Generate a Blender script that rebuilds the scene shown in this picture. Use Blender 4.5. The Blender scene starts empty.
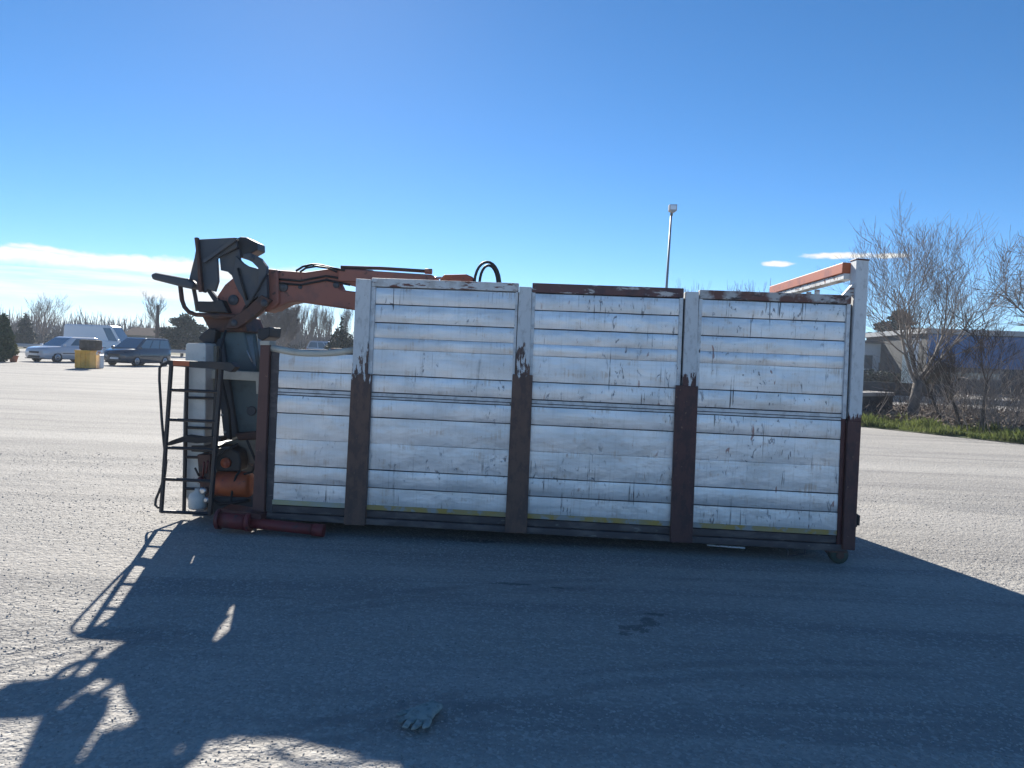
import bpy, math, random
import numpy as np
from mathutils import Vector, Matrix
random.seed(7); RNG = np.random.default_rng(7)
R = math.radians
sc = bpy.context.scene
C = sc.collection

# ------------------------------------------------------------------ camera
F, CAMH, ROLL = 769.0, 1.65, 0.042
PITCH = math.atan((384 - (335 + 432 * ROLL)) / F)
a = math.atan(ROLL)
fwd = Vector((0, math.cos(PITCH), -math.sin(PITCH)))
r0 = Vector((1, 0, 0)); u0 = Vector((0, math.sin(PITCH), math.cos(PITCH)))
cr = math.cos(a) * r0 + math.sin(a) * u0
cu = math.cos(a) * u0 - math.sin(a) * r0
CAM = Vector((0, 0, CAMH))
cd = bpy.data.cameras.new('camera'); co = bpy.data.objects.new('camera', cd); C.objects.link(co)
cd.sensor_width = 36; cd.lens = F * 36 / 1024; cd.clip_end = 5000; cd.clip_start = 0.05
mw = Matrix((cr, cu, -fwd)).transposed().to_4x4(); mw.translation = CAM
co.matrix_world = mw
sc.camera = co
sc.render.resolution_x, sc.render.resolution_y = 1024, 768

# ------------------------------------------------------------------ sky, sun, exposure
SUN_EL, SUN_AZ = R(28.2), R(-15.3)
w = bpy.data.worlds.new('World'); sc.world = w; w.use_nodes = True
nt = w.node_tree; nt.nodes.clear()
def N(t, kind, **kw):
    n = t.nodes.new(kind)
    for k, v in kw.items(): setattr(n, k, v)
    return n
def setin(n, i, v): n.inputs[i].default_value = v
def math_(t, op, x, y=None, z=None, clamp=False):
    n = N(t, 'ShaderNodeMath', operation=op, use_clamp=clamp)
    for i, v in enumerate((x, y, z)):
        if v is None: continue
        if isinstance(v, (int, float)): n.inputs[i].default_value = v
        else: t.links.new(v, n.inputs[i])
    return n.outputs[0]
def sstep(t, v, lo, hi):
    n = N(t, 'ShaderNodeMapRange', interpolation_type='SMOOTHSTEP')
    t.links.new(v, n.inputs[0]); setin(n, 1, lo); setin(n, 2, hi)
    return n.outputs[0]
sky = N(nt, 'ShaderNodeTexSky', sky_type='NISHITA')
sky.sun_disc = False; sky.sun_elevation = SUN_EL; sky.sun_rotation = SUN_AZ
sky.altitude = 0; sky.air_density = 0.6; sky.dust_density = 0.03; sky.ozone_density = 4.0
hsv = N(nt, 'ShaderNodeHueSaturation'); setin(hsv, 'Saturation', 1.17); setin(hsv, 'Hue', .4965); nt.links.new(sky.outputs[0], hsv.inputs['Color'])
tc = N(nt, 'ShaderNodeTexCoord'); sx = N(nt, 'ShaderNodeSeparateXYZ')
nt.links.new(tc.outputs['Generated'], sx.inputs[0])
el = math_(nt, 'MULTIPLY', math_(nt, 'ARCSINE', sx.outputs[2]), 57.2958)
az = math_(nt, 'MULTIPLY', math_(nt, 'ARCTAN2', sx.outputs[0], sx.outputs[1]), 57.2958)
def cloud_noise(sa, se, detail, seed, rough=.6):
    cv = N(nt, 'ShaderNodeCombineXYZ')
    nt.links.new(math_(nt, 'MULTIPLY', az, sa), cv.inputs[0]); nt.links.new(math_(nt, 'MULTIPLY', el, se), cv.inputs[1]); setin(cv, 2, seed)
    nn = N(nt, 'ShaderNodeTexNoise'); nt.links.new(cv.outputs[0], nn.inputs['Vector'])
    setin(nn, 'Scale', 1.0); setin(nn, 'Detail', detail); setin(nn, 'Roughness', rough)
    return nn.outputs['Fac']
def win(v, lo, lo2, hi2, hi):
    return math_(nt, 'MULTIPLY', sstep(nt, v, lo, lo2), math_(nt, 'SUBTRACT', 1.0, sstep(nt, v, hi2, hi)))
n1 = cloud_noise(.16, 1.1, 6, 3.1)
elw = math_(nt, 'ADD', el, math_(nt, 'MULTIPLY', math_(nt, 'SUBTRACT', cloud_noise(.35, .6, 5, 9.2), .5), 1.5))
band_hi = math_(nt, 'MULTIPLY', win(elw, 3.9, 4.6, 5.2, 5.6), win(az, -140, -90, -22, -11))
band_hi = math_(nt, 'MULTIPLY', band_hi, sstep(nt, n1, .26, .48))
band_lo = math_(nt, 'MULTIPLY', win(elw, 1.9, 2.7, 4.1, 4.5), win(az, -140, -90, -20, -10))
band_lo = math_(nt, 'MULTIPLY', math_(nt, 'MULTIPLY', band_lo, sstep(nt, cloud_noise(.09, 1.6, 6, 5.7), .30, .58)), .85)
band_3 = math_(nt, 'MULTIPLY', win(elw, .3, 1.0, 1.5, 2.2), win(az, -140, -90, -28, -15))
band_3 = math_(nt, 'MULTIPLY', math_(nt, 'MULTIPLY', band_3, sstep(nt, n1, .4, .62)), .6)
def puff(a0, e0, ra, re, seed):
    dx = math_(nt, 'DIVIDE', math_(nt, 'SUBTRACT', az, a0), ra); dy = math_(nt, 'DIVIDE', math_(nt, 'SUBTRACT', el, e0), re)
    r2 = math_(nt, 'ADD', math_(nt, 'MULTIPLY', dx, dx), math_(nt, 'MULTIPLY', dy, dy))
    v = math_(nt, 'SUBTRACT', math_(nt, 'ADD', 1.0, math_(nt, 'MULTIPLY', math_(nt, 'SUBTRACT', cloud_noise(1.4, 3.5, 5, seed), .5), 1.5)), r2)
    return sstep(nt, v, 0.0, .9)
mask = math_(nt, 'MAXIMUM', band_hi, band_lo); mask = math_(nt, 'MAXIMUM', mask, band_3)
for p in ((18.6, 7.0, 1.25, .26, 1.3), (22.5, 7.55, 2.6, .28, 4.4), (25.6, 7.5, 1.6, .22, 6.1)):
    mask = math_(nt, 'MAXIMUM', mask, puff(*p))
mixc = N(nt, 'ShaderNodeMix', data_type='RGBA')
nt.links.new(mask, mixc.inputs[0]); nt.links.new(hsv.outputs[0], mixc.inputs[6]); mixc.inputs[7].default_value = (7.2, 7.0, 6.6, 1)
bg = N(nt, 'ShaderNodeBackground'); setin(bg, 1, 0.075)
wo = N(nt, 'ShaderNodeOutputWorld')
nt.links.new(mixc.outputs[2], bg.inputs[0]); nt.links.new(bg.outputs[0], wo.inputs[0])
sd = bpy.data.lights.new('sun', 'SUN'); sun = bpy.data.objects.new('sun', sd); C.objects.link(sun)
sd.energy = 4.7; sd.angle = R(0.5); sd.color = (1.0, .95, .86)
SUNV = Vector((math.sin(SUN_AZ) * math.cos(SUN_EL), math.cos(SUN_AZ) * math.cos(SUN_EL), math.sin(SUN_EL)))
sun.rotation_euler = SUNV.to_track_quat('Z', 'Y').to_euler(); sun.location = (-20, 60, 40)
sc.view_settings.view_transform = 'Standard'; sc.view_settings.look = 'None'
sc.view_settings.exposure = 1.0; sc.view_settings.gamma = 1.0; sc.view_settings.use_curve_mapping = False
sc.cycles.use_denoising = True; sc.cycles.max_bounces = 6; sc.cycles.transparent_max_bounces = 8
sc.cycles.sample_clamp_indirect = 6

# ------------------------------------------------------------------ surveying helpers: photo pixel -> point in the place
def ray(x, y): return fwd + cr * ((x - 512) / F) + cu * ((384 - y) / F)
def ground(x, y, z=0.0):
    d = ray(x, y); return CAM + d * ((z - CAMH) / d.z)
def atY(x, y, Y):
    d = ray(x, y); return CAM + d * (Y / d.y)
YAW = R(3.5)
G0 = ground(842, 564)
AX = Vector((math.cos(YAW), -math.sin(YAW), 0)); AN = Vector((math.sin(YAW), math.cos(YAW), 0))
def L(x, y, d=0.0):                      # point in the container's own frame on the plane d metres behind its face
    q = ray(x, y); s = (G0 + AN * d - CAM).dot(AN) / q.dot(AN); p = CAM + q * s
    return Vector(((p - G0).dot(AX), d, p.z))
def LW(v): return G0 + AX * v[0] + AN * v[1] + Vector((0, 0, v[2]))

# ------------------------------------------------------------------ materials
MATS = {}
def mat(name, base, rough=.6, metal=0., c2=None, scale=3., stretch=(1, 1, 1), lo=.45, hi=.65, bump=0., bscale=30.,
        c3=None, scale3=12., stretch3=(1, 1, 1), lo3=.6, hi3=.68, detail=6, spec=.5, coord='Object', bdist=.01, rough2=None, coat=0.):
    m = bpy.data.materials.new(name); m.use_nodes = True; t = m.node_tree
    b = t.nodes['Principled BSDF']
    setin(b, 'Base Color', (*base, 1)); setin(b, 'Roughness', rough); setin(b, 'Metallic', metal); setin(b, 'Specular IOR Level', spec)
    if coat: setin(b, 'Coat Weight', coat); setin(b, 'Coat Roughness', .06)
    cn = N(t, 'ShaderNodeTexCoord').outputs[coord] if coord != 'World' else N(t, 'ShaderNodeNewGeometry').outputs['Position']
    def noise(s, st, det=detail, rgh=.6):
        mp = N(t, 'ShaderNodeMapping'); t.links.new(cn, mp.inputs[0]); setin(mp, 'Scale', st)
        n = N(t, 'ShaderNodeTexNoise'); t.links.new(mp.outputs[0], n.inputs['Vector']); setin(n, 'Scale', s); setin(n, 'Detail', det); setin(n, 'Roughness', rgh)
        return n.outputs['Fac']
    col = None
    if c2:
        f = sstep(t, noise(scale, stretch), lo, hi)
        x = N(t, 'ShaderNodeMix', data_type='RGBA'); t.links.new(f, x.inputs[0]); x.inputs[6].default_value = (*base, 1); x.inputs[7].default_value = (*c2, 1)
        col = x.outputs[2]
        if rough2 is not None:
            mr = N(t, 'ShaderNodeMapRange'); t.links.new(f, mr.inputs[0]); setin(mr, 3, rough); setin(mr, 4, rough2); t.links.new(mr.outputs[0], b.inputs['Roughness'])
    if c3:
        f = sstep(t, noise(scale3, stretch3), lo3, hi3)
        x = N(t, 'ShaderNodeMix', data_type='RGBA'); t.links.new(f, x.inputs[0])
        if col: t.links.new(col, x.inputs[6])
        else: x.inputs[6].default_value = (*base, 1)
        x.inputs[7].default_value = (*c3, 1); col = x.outputs[2]
    if col: t.links.new(col, b.inputs['Base Color'])
    if bump:
        bp = N(t, 'ShaderNodeBump'); t.links.new(noise(bscale, (1, 1, 1), 5), bp.inputs['Height']); setin(bp, 'Strength', bump); setin(bp, 'Distance', bdist)
        t.links.new(bp.outputs[0], b.inputs['Normal'])
    MATS[name] = m
    return m

def aluminium():
    m = bpy.data.materials.new('worn_aluminium'); m.use_nodes = True; t = m.node_tree; b = t.nodes['Principled BSDF']
    cn = N(t, 'ShaderNodeTexCoord').outputs['Object']
    def noise(st, det=5, rgh=.55, off=(0, 0, 0), dist=0.):
        mp = N(t, 'ShaderNodeMapping'); t.links.new(cn, mp.inputs[0]); setin(mp, 'Scale', st); setin(mp, 'Location', off)
        n = N(t, 'ShaderNodeTexNoise'); t.links.new(mp.outputs[0], n.inputs['Vector']); setin(n, 'Scale', 1.0); setin(n, 'Detail', det); setin(n, 'Roughness', rgh); setin(n, 'Distortion', dist)
        return n.outputs['Fac']
    def mix(f, ca, cb):
        x = N(t, 'ShaderNodeMix', data_type='RGBA'); t.links.new(f, x.inputs[0])
        for i, c in ((6, ca), (7, cb)):
            if isinstance(c, tuple): x.inputs[i].default_value = (*c, 1)
            else: t.links.new(c, x.inputs[i])
        return x.outputs[2]
    sp = N(t, 'ShaderNodeSeparateXYZ'); t.links.new(cn, sp.inputs[0])
    right = sstep(t, sp.outputs[0], -4.4, -0.5)            # the right hand bays took more knocks
    cloudy = noise((2.2, 1, 5), 5)
    col = mix(sstep(t, cloudy, .35, .7), (.80, .81, .83), (.64, .66, .68))
    oi = N(t, 'ShaderNodeObjectInfo').outputs['Random']
    col = mix(math_(t, 'MULTIPLY', oi, .35), col, (.66, .68, .70))
    band = noise((.7, 1, 26), 3, .5, (6, 1, 3))
    col = mix(math_(t, 'MULTIPLY', sstep(t, band, .5, .66), .35), col, (.60, .60, .58))
    grime = noise((3.5, 1, 4), 6, .7, (7, 2, 8))
    col = mix(math_(t, 'MULTIPLY', sstep(t, grime, .5, .72), .5), col, (.50, .49, .46))
    streak = noise((55, 1, 2.2), 4, .6)
    col = mix(math_(t, 'MULTIPLY', sstep(t, streak, .50, .72), .32), col, (.50, .50, .49))
    rusty = noise((5, 1, 9), 5, .6, (3, 0, 7))
    col = mix(math_(t, 'MULTIPLY', math_(t, 'MULTIPLY', sstep(t, rusty, .54, .68), sstep(t, streak, .40, .6)), .5), col, (.47, .36, .27))
    patch = noise((1.9, 1, 2.6), 3, .5, (11, 0, 2))
    gate = sstep(t, math_(t, 'ADD', patch, math_(t, 'MULTIPLY', right, .12)), .49, .66)
    scuff = noise((26, 1, 9), 5, .65, (1, 0, 5), 1.2)
    f1 = math_(t, 'MULTIPLY', sstep(t, scuff, .605, .665), gate)
    col = mix(math_(t, 'MULTIPLY', f1, .72), col, (.09, .095, .11))
    hair = noise((46, 1, 1.1), 2, .5, (8, 0, 1), .2)
    f2 = math_(t, 'MULTIPLY', math_(t, 'MULTIPLY', sstep(t, hair, .62, .655), gate), sstep(t, noise((6, 1, 4), 3), .45, .6))
    col = mix(math_(t, 'MULTIPLY', f2, .85), col, (.06, .06, .065))
    speck = noise((95, 1, 70), 3, .6, (3, 3, 3))
    f5 = math_(t, 'MULTIPLY', sstep(t, speck, .66, .70), sstep(t, grime, .44, .6))
    col = mix(math_(t, 'MULTIPLY', f5, .8), col, (.10, .10, .105))
    horiz = noise((3.2, 1, 60), 3, .5, (2, 0, 9), .3)
    f3 = math_(t, 'MULTIPLY', sstep(t, horiz, .71, .75), sstep(t, noise((2, 1, 3), 2, .5, (4, 0, 4)), .52, .62))
    col = mix(math_(t, 'MULTIPLY', f3, .6), col, (.16, .15, .15))
    red = noise((16, 1, 5), 3, .5, (21, 0, 13), .5)
    f4 = math_(t, 'MULTIPLY', sstep(t, red, .69, .72), right)
    col = mix(math_(t, 'MULTIPLY', f4, .75), col, (.22, .08, .06))
    t.links.new(col, b.inputs['Base Color'])
    setin(b, 'Metallic', .80)
    mr = N(t, 'ShaderNodeMapRange'); t.links.new(cloudy, mr.inputs[0]); setin(mr, 3, .33); setin(mr, 4, .54); t.links.new(mr.outputs[0], b.inputs['Roughness'])
    bp = N(t, 'ShaderNodeBump'); setin(bp, 'Strength', .6); setin(bp, 'Distance', .012)
    hgt = math_(t, 'SUBTRACT', noise((6, 1, 10), 4, .5, (5, 5, 5)), math_(t, 'MULTIPLY', f1, .3))
    t.links.new(hgt, bp.inputs['Height']); t.links.new(bp.outputs[0], b.inputs['Normal'])
    return m
def post_paint(name, z0, fade, ca, cb, lower=False):
    """white paint chipped and rubbed to the brown primer underneath, in a ragged zone round z0 (wear that stays put)"""
    m = bpy.data.materials.new(name); m.use_nodes = True; t = m.node_tree; b = t.nodes['Principled BSDF']
    cn = N(t, 'ShaderNodeTexCoord').outputs['Object']
    sp = N(t, 'ShaderNodeSeparateXYZ'); t.links.new(cn, sp.inputs[0])
    def noise(s, st):
        mp = N(t, 'ShaderNodeMapping'); t.links.new(cn, mp.inputs[0]); setin(mp, 'Scale', st)
        n = N(t, 'ShaderNodeTexNoise'); t.links.new(mp.outputs[0], n.inputs['Vector']); setin(n, 'Scale', s); setin(n, 'Detail', 8); setin(n, 'Roughness', .68)
        return n.outputs['Fac']
    def mixc_(f, a_, b_):
        x = N(t, 'ShaderNodeMix', data_type='RGBA'); t.links.new(f, x.inputs[0])
        for k, c_ in ((6, a_), (7, b_)):
            if isinstance(c_, tuple): x.inputs[k].default_value = (*c_, 1)
            else: t.links.new(c_, x.inputs[k])
        return x.outputs[2]
    down = math_(t, 'SUBTRACT', 1.0, sstep(t, sp.outputs[2], z0, z0 + fade))
    deep = math_(t, 'SUBTRACT', 1.0, sstep(t, sp.outputs[2], z0 - .22, z0 + .03))
    v = math_(t, 'ADD', math_(t, 'ADD', noise(8, (2.4, 2, .55)), math_(t, 'MULTIPLY', down, .20)), math_(t, 'MULTIPLY', deep, .55))
    f = sstep(t, v, .645, .68)
    white = mixc_(sstep(t, noise(22, (1, 1, .5)), .48, .7), (.68, .70, .70), (.50, .51, .50))
    rust = mixc_(sstep(t, noise(14, (1, 1, .5)), .42, .60), ca, cb)
    rust = mixc_(sstep(t, noise(34, (1, 1, .8)), .62, .68), rust, (.22, .13, .09))
    t.links.new(mixc_(f, white, rust), b.inputs['Base Color']); setin(b, 'Roughness', .62)
    bp = N(t, 'ShaderNodeBump'); setin(bp, 'Strength', .5); setin(bp, 'Distance', .004); t.links.new(v, bp.inputs['Height']); t.links.new(bp.outputs[0], b.inputs['Normal'])
    return m
M_AL = aluminium()
M_BROWN = mat('brown_primer', (.135, .062, .05), .62, c2=(.08, .042, .04), scale=6, stretch=(1, 1, .4), c3=(.24, .13, .09), scale3=26, lo3=.64, hi3=.7, bump=.3, bscale=40, bdist=.004)
M_RED_D = mat('dark_oxide_red', (.085, .024, .024), .55, c2=(.13, .04, .032), scale=5, c3=(.2, .11, .09), scale3=24, lo3=.68, hi3=.73, bump=.3, bscale=40, bdist=.004)
M_RAILB = mat('grimy_frame_steel', (.085, .07, .07), .7, c2=(.16, .13, .12), scale=4, stretch=(1, 1, 3), c3=(.24, .22, .2), scale3=18, stretch3=(.4, 1, 1), lo3=.62, hi3=.72, bump=.3, bscale=40, bdist=.004)
M_RAIL_W = mat('chipped_white_paint', (.70, .71, .70), .55, c2=(.5, .48, .45), scale=8, c3=(.18, .07, .05), scale3=14, stretch3=(.6, 1, 2.5), lo3=.55, hi3=.62, bump=.2, bscale=50, bdist=.003)
M_RAIL_R = mat('rusted_red_rail', (.15, .075, .07), .65, c2=(.09, .055, .06), scale=9, c3=(.60, .57, .54), scale3=9, stretch3=(.7, 1, 2.4), lo3=.55, hi3=.63, bump=.2, bscale=50, bdist=.003)
M_RAIL_M = mat('half_rusted_rail', (.50, .49, .47), .6, c2=(.16, .07, .055), scale=5, lo=.42, hi=.56, c3=(.07, .05, .05), scale3=16, stretch3=(.6, 1, 2), lo3=.58, hi3=.64, bump=.2, bscale=50, bdist=.003)
M_TRIM = mat('scuffed_trim_metal', (.66, .68, .69), .5, .3, c2=(.48, .49, .5), scale=12, c3=(.09, .07, .07), scale3=24, stretch3=(1, 1, .5), lo3=.66, hi3=.72)
M_DARK = mat('dark_backing', (.05, .055, .065), .8)
M_YELLOW = mat('worn_yellow_strip', (.46, .30, .07), .6, c2=(.40, .31, .15), scale=5, stretch=(1, 1, 2), lo=.4, hi=.6, c3=(.36, .35, .33), scale3=7, lo3=.50, hi3=.60)
M_YPALE = mat('faded_yellow_strip', (.50, .44, .25), .6, c2=(.45, .44, .38), scale=6, lo=.4, hi=.6)
M_ORANGE = mat('orange_paint', (.50, .13, .05), .5, c2=(.36, .09, .05), scale=5, c3=(.16, .07, .05), scale3=20, lo3=.64, hi3=.7, bump=.15, bscale=40, bdist=.003)
M_BOOM = mat('faded_crane_red', (.36, .14, .10), .6, c2=(.26, .12, .095), scale=5, c3=(.12, .07, .06), scale3=14, lo3=.58, hi3=.66, bump=.15, bscale=40, bdist=.003)
M_CREAM = mat('cream_paint', (.62, .58, .48), .55, c2=(.5, .46, .38), scale=6, c3=(.36, .16, .08), scale3=7, lo3=.62, hi3=.70)
M_TANKW = mat('white_tank_paint', (.70, .69, .64), .5, c2=(.58, .57, .53), scale=5, c3=(.3, .28, .25), scale3=20, lo3=.66, hi3=.74)
M_GREEN = mat('grey_green_crane_paint', (.12, .165, .17), .5, c2=(.085, .11, .115), scale=4, c3=(.14, .09, .06), scale3=18, lo3=.66, hi3=.72, bump=.15, bscale=40, bdist=.003)
M_BLACK = mat('black_steel', (.028, .03, .034), .5, c2=(.05, .04, .035), scale=8, bump=.2, bscale=60, bdist=.002)
M_DKGREY = mat('dark_grey_steel', (.075, .085, .098), .55, c2=(.10, .10, .10), scale=5, bump=.2, bscale=40, bdist=.003)
M_RUSTD = mat('rusty_brown_steel', (.12, .06, .045), .7, c2=(.07, .05, .045), scale=8, c3=(.2, .1, .06), scale3=24, lo3=.6, hi3=.7, bump=.3, bscale=40, bdist=.003)
M_RUBBER = mat('black_rubber', (.018, .018, .02), .55)
M_BEIGE = mat('beige_casting', (.30, .26, .20), .65, c2=(.22, .19, .15), scale=8, bump=.2, bscale=40, bdist=.003)
M_JACK = mat('jack_red_paint', (.20, .03, .03), .5, c2=(.13, .035, .035), scale=6, c3=(.1, .05, .045), scale3=18, lo3=.62, hi3=.7)
M_CHROME = mat('bare_steel', (.55, .56, .57), .3, .9)

# ------------------------------------------------------------------ mesh helpers
class MB:
    def __init__(s): s.v = []; s.f = []; s.smooth = []
    def add(s, vs, fs, smooth=False):
        o = len(s.v); s.v += [tuple(p) for p in vs]; s.f += [tuple(i + o for i in f) for f in fs]; s.smooth += [smooth] * len(fs); return s
    def box(s, lo, hi):
        x0, y0, z0 = lo; x1, y1, z1 = hi
        return s.add([(x0, y0, z0), (x1, y0, z0), (x1, y1, z0), (x0, y1, z0), (x0, y0, z1), (x1, y0, z1), (x1, y1, z1), (x0, y1, z1)],
                     [(0, 3, 2, 1), (4, 5, 6, 7), (0, 1, 5, 4), (1, 2, 6, 5), (2, 3, 7, 6), (3, 0, 4, 7)])
    def cbox(s, c, d): return s.box([c[i] - d[i] / 2 for i in range(3)], [c[i] + d[i] / 2 for i in range(3)])
    def prism(s, poly, y0, y1, taper=0.0):          # poly: (x, z) outline, extruded along y; a bevelled lip of size taper
        n = len(poly); cx = sum(p[0] for p in poly) / n; cz = sum(p[-1] for p in poly) / n
        area = sum(poly[i][0] * poly[(i + 1) % n][-1] - poly[(i + 1) % n][0] * poly[i][-1] for i in range(n))
        if area < 0: poly = list(poly)[::-1]
        vs = [(p[0], y0, p[-1]) for p in poly] + [(p[0], y1, p[-1]) for p in poly]
        fs = [tuple(range(n)), tuple(range(2 * n - 1, n - 1, -1))] + [(i, i + n, (i + 1) % n + n, (i + 1) % n) for i in range(n)]
        return s.add(vs, fs)
    def quadprism(s, tl, tr, br, bl, y0, y1): return s.prism([tl, tr, br, bl], y0, y1)
    def tube(s, pts, r, n=8, caps=True, smooth=True):
        pts = [Vector(p) for p in pts]; m = len(pts); rs = r if isinstance(r, (list, tuple)) else [r] * m
        vs = []; up = None
        for i, p in enumerate(pts):
            d = (pts[min(i + 1, m - 1)] - pts[max(i - 1, 0)]).normalized()
            if up is None:
                up = Vector((0, 0, 1)) if abs(d.z) < .9 else Vector((0, 1, 0))
            x = d.cross(up).normalized(); y = x.cross(d).normalized(); up = y
            for k in range(n):
                t = 2 * math.pi * k / n
                vs.append(p + (x * math.cos(t) + y * math.sin(t)) * rs[i])
        fs = [(i * n + k, i * n + (k + 1) % n, (i + 1) * n + (k + 1) % n, (i + 1) * n + k) for i in range(m - 1) for k in range(n)]
        o = len(s.v); s.add(vs, fs, smooth)
        if caps: s.f += [tuple(o + k for k in range(n))[::-1], tuple(o + (m - 1) * n + k for k in range(n))]; s.smooth += [False, False]
        return s
    def cyl(s, p0, p1, r, n=16, r1=None):
        return s.tube([p0, p1], [r, r if r1 is None else r1], n)
    def lathe(s, base, prof, n=16, axis='z'):        # prof: (radius, height)
        vs = []
        for rr, h in prof:
            for k in range(n):
                t = 2 * math.pi * k / n; c, q = rr * math.cos(t), rr * math.sin(t)
                p = {'z': (c, q, h), 'y': (c, h, q), 'x': (h, c, q)}[axis]
                vs.append([base[i] + p[i] for i in range(3)])
        m = len(prof); fs = [(i * n + k, i * n + (k + 1) % n, (i + 1) * n + (k + 1) % n, (i + 1) * n + k) for i in range(m - 1) for k in range(n)]
        o = len(s.v); s.add(vs, fs, True)
        s.f += [tuple(o + k for k in range(n))[::-1], tuple(o + (m - 1) * n + k for k in range(n))]; s.smooth += [False, False]
        return s
    def build(s, name, m, parent=None, bevel=0., off=None, flip=True, loc=None):
        vs = s.v if off is None else [(p[0] - off[0], p[1] - off[1], p[2] - off[2]) for p in s.v]
        me = bpy.data.meshes.new(name); me.from_pydata(vs, [], s.f)
        me.polygons.foreach_set('use_smooth', s.smooth)
        if flip:
            import bmesh
            bm = bmesh.new(); bm.from_mesh(me); bmesh.ops.recalc_face_normals(bm, faces=bm.faces); bm.to_mesh(me); bm.free()
        me.update()
        if m: me.materials.append(m)
        o = bpy.data.objects.new(name, me); C.objects.link(o)
        if parent: o.parent = parent
        if loc is not None: o.location = loc
        if bevel:
            md = o.modifiers.new('bevel', 'BEVEL'); md.width = bevel; md.segments = 2; md.limit_method = 'ANGLE'; md.angle_limit = R(40)
        return o
def thing(name, label, cat, loc=(0, 0, 0), rz=0., group=None):
    o = bpy.data.objects.new(name, None); C.objects.link(o); o.location = loc; o.rotation_euler = (0, 0, rz)
    return tag(o, label, cat, group)
def tag(o, label, cat, group=None):
    o['label'] = label; o['category'] = cat
    if group: o['group'] = group
    return o
def kind(o, k): o['kind'] = k; return o
def bare(name, vs, fs, m, smooth=False):             # big numpy mesh: fs is an (n, k) array of equal faces
    vs = np.asarray(vs, dtype=np.float32); fs = np.asarray(fs, dtype=np.int32)
    me = bpy.data.meshes.new(name); n, k = fs.shape
    me.vertices.add(len(vs)); me.vertices.foreach_set('co', vs.ravel())
    me.loops.add(n * k); me.loops.foreach_set('vertex_index', fs.ravel())
    me.polygons.add(n); me.polygons.foreach_set('loop_start', np.arange(0, n * k, k, dtype=np.int32)); me.polygons.foreach_set('loop_total', np.full(n, k, dtype=np.int32))
    me.polygons.foreach_set('use_smooth', np.full(n, smooth)); me.update(calc_edges=True); me.validate()
    if m: me.materials.append(m)
    o = bpy.data.objects.new(name, me); C.objects.link(o); return o

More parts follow.
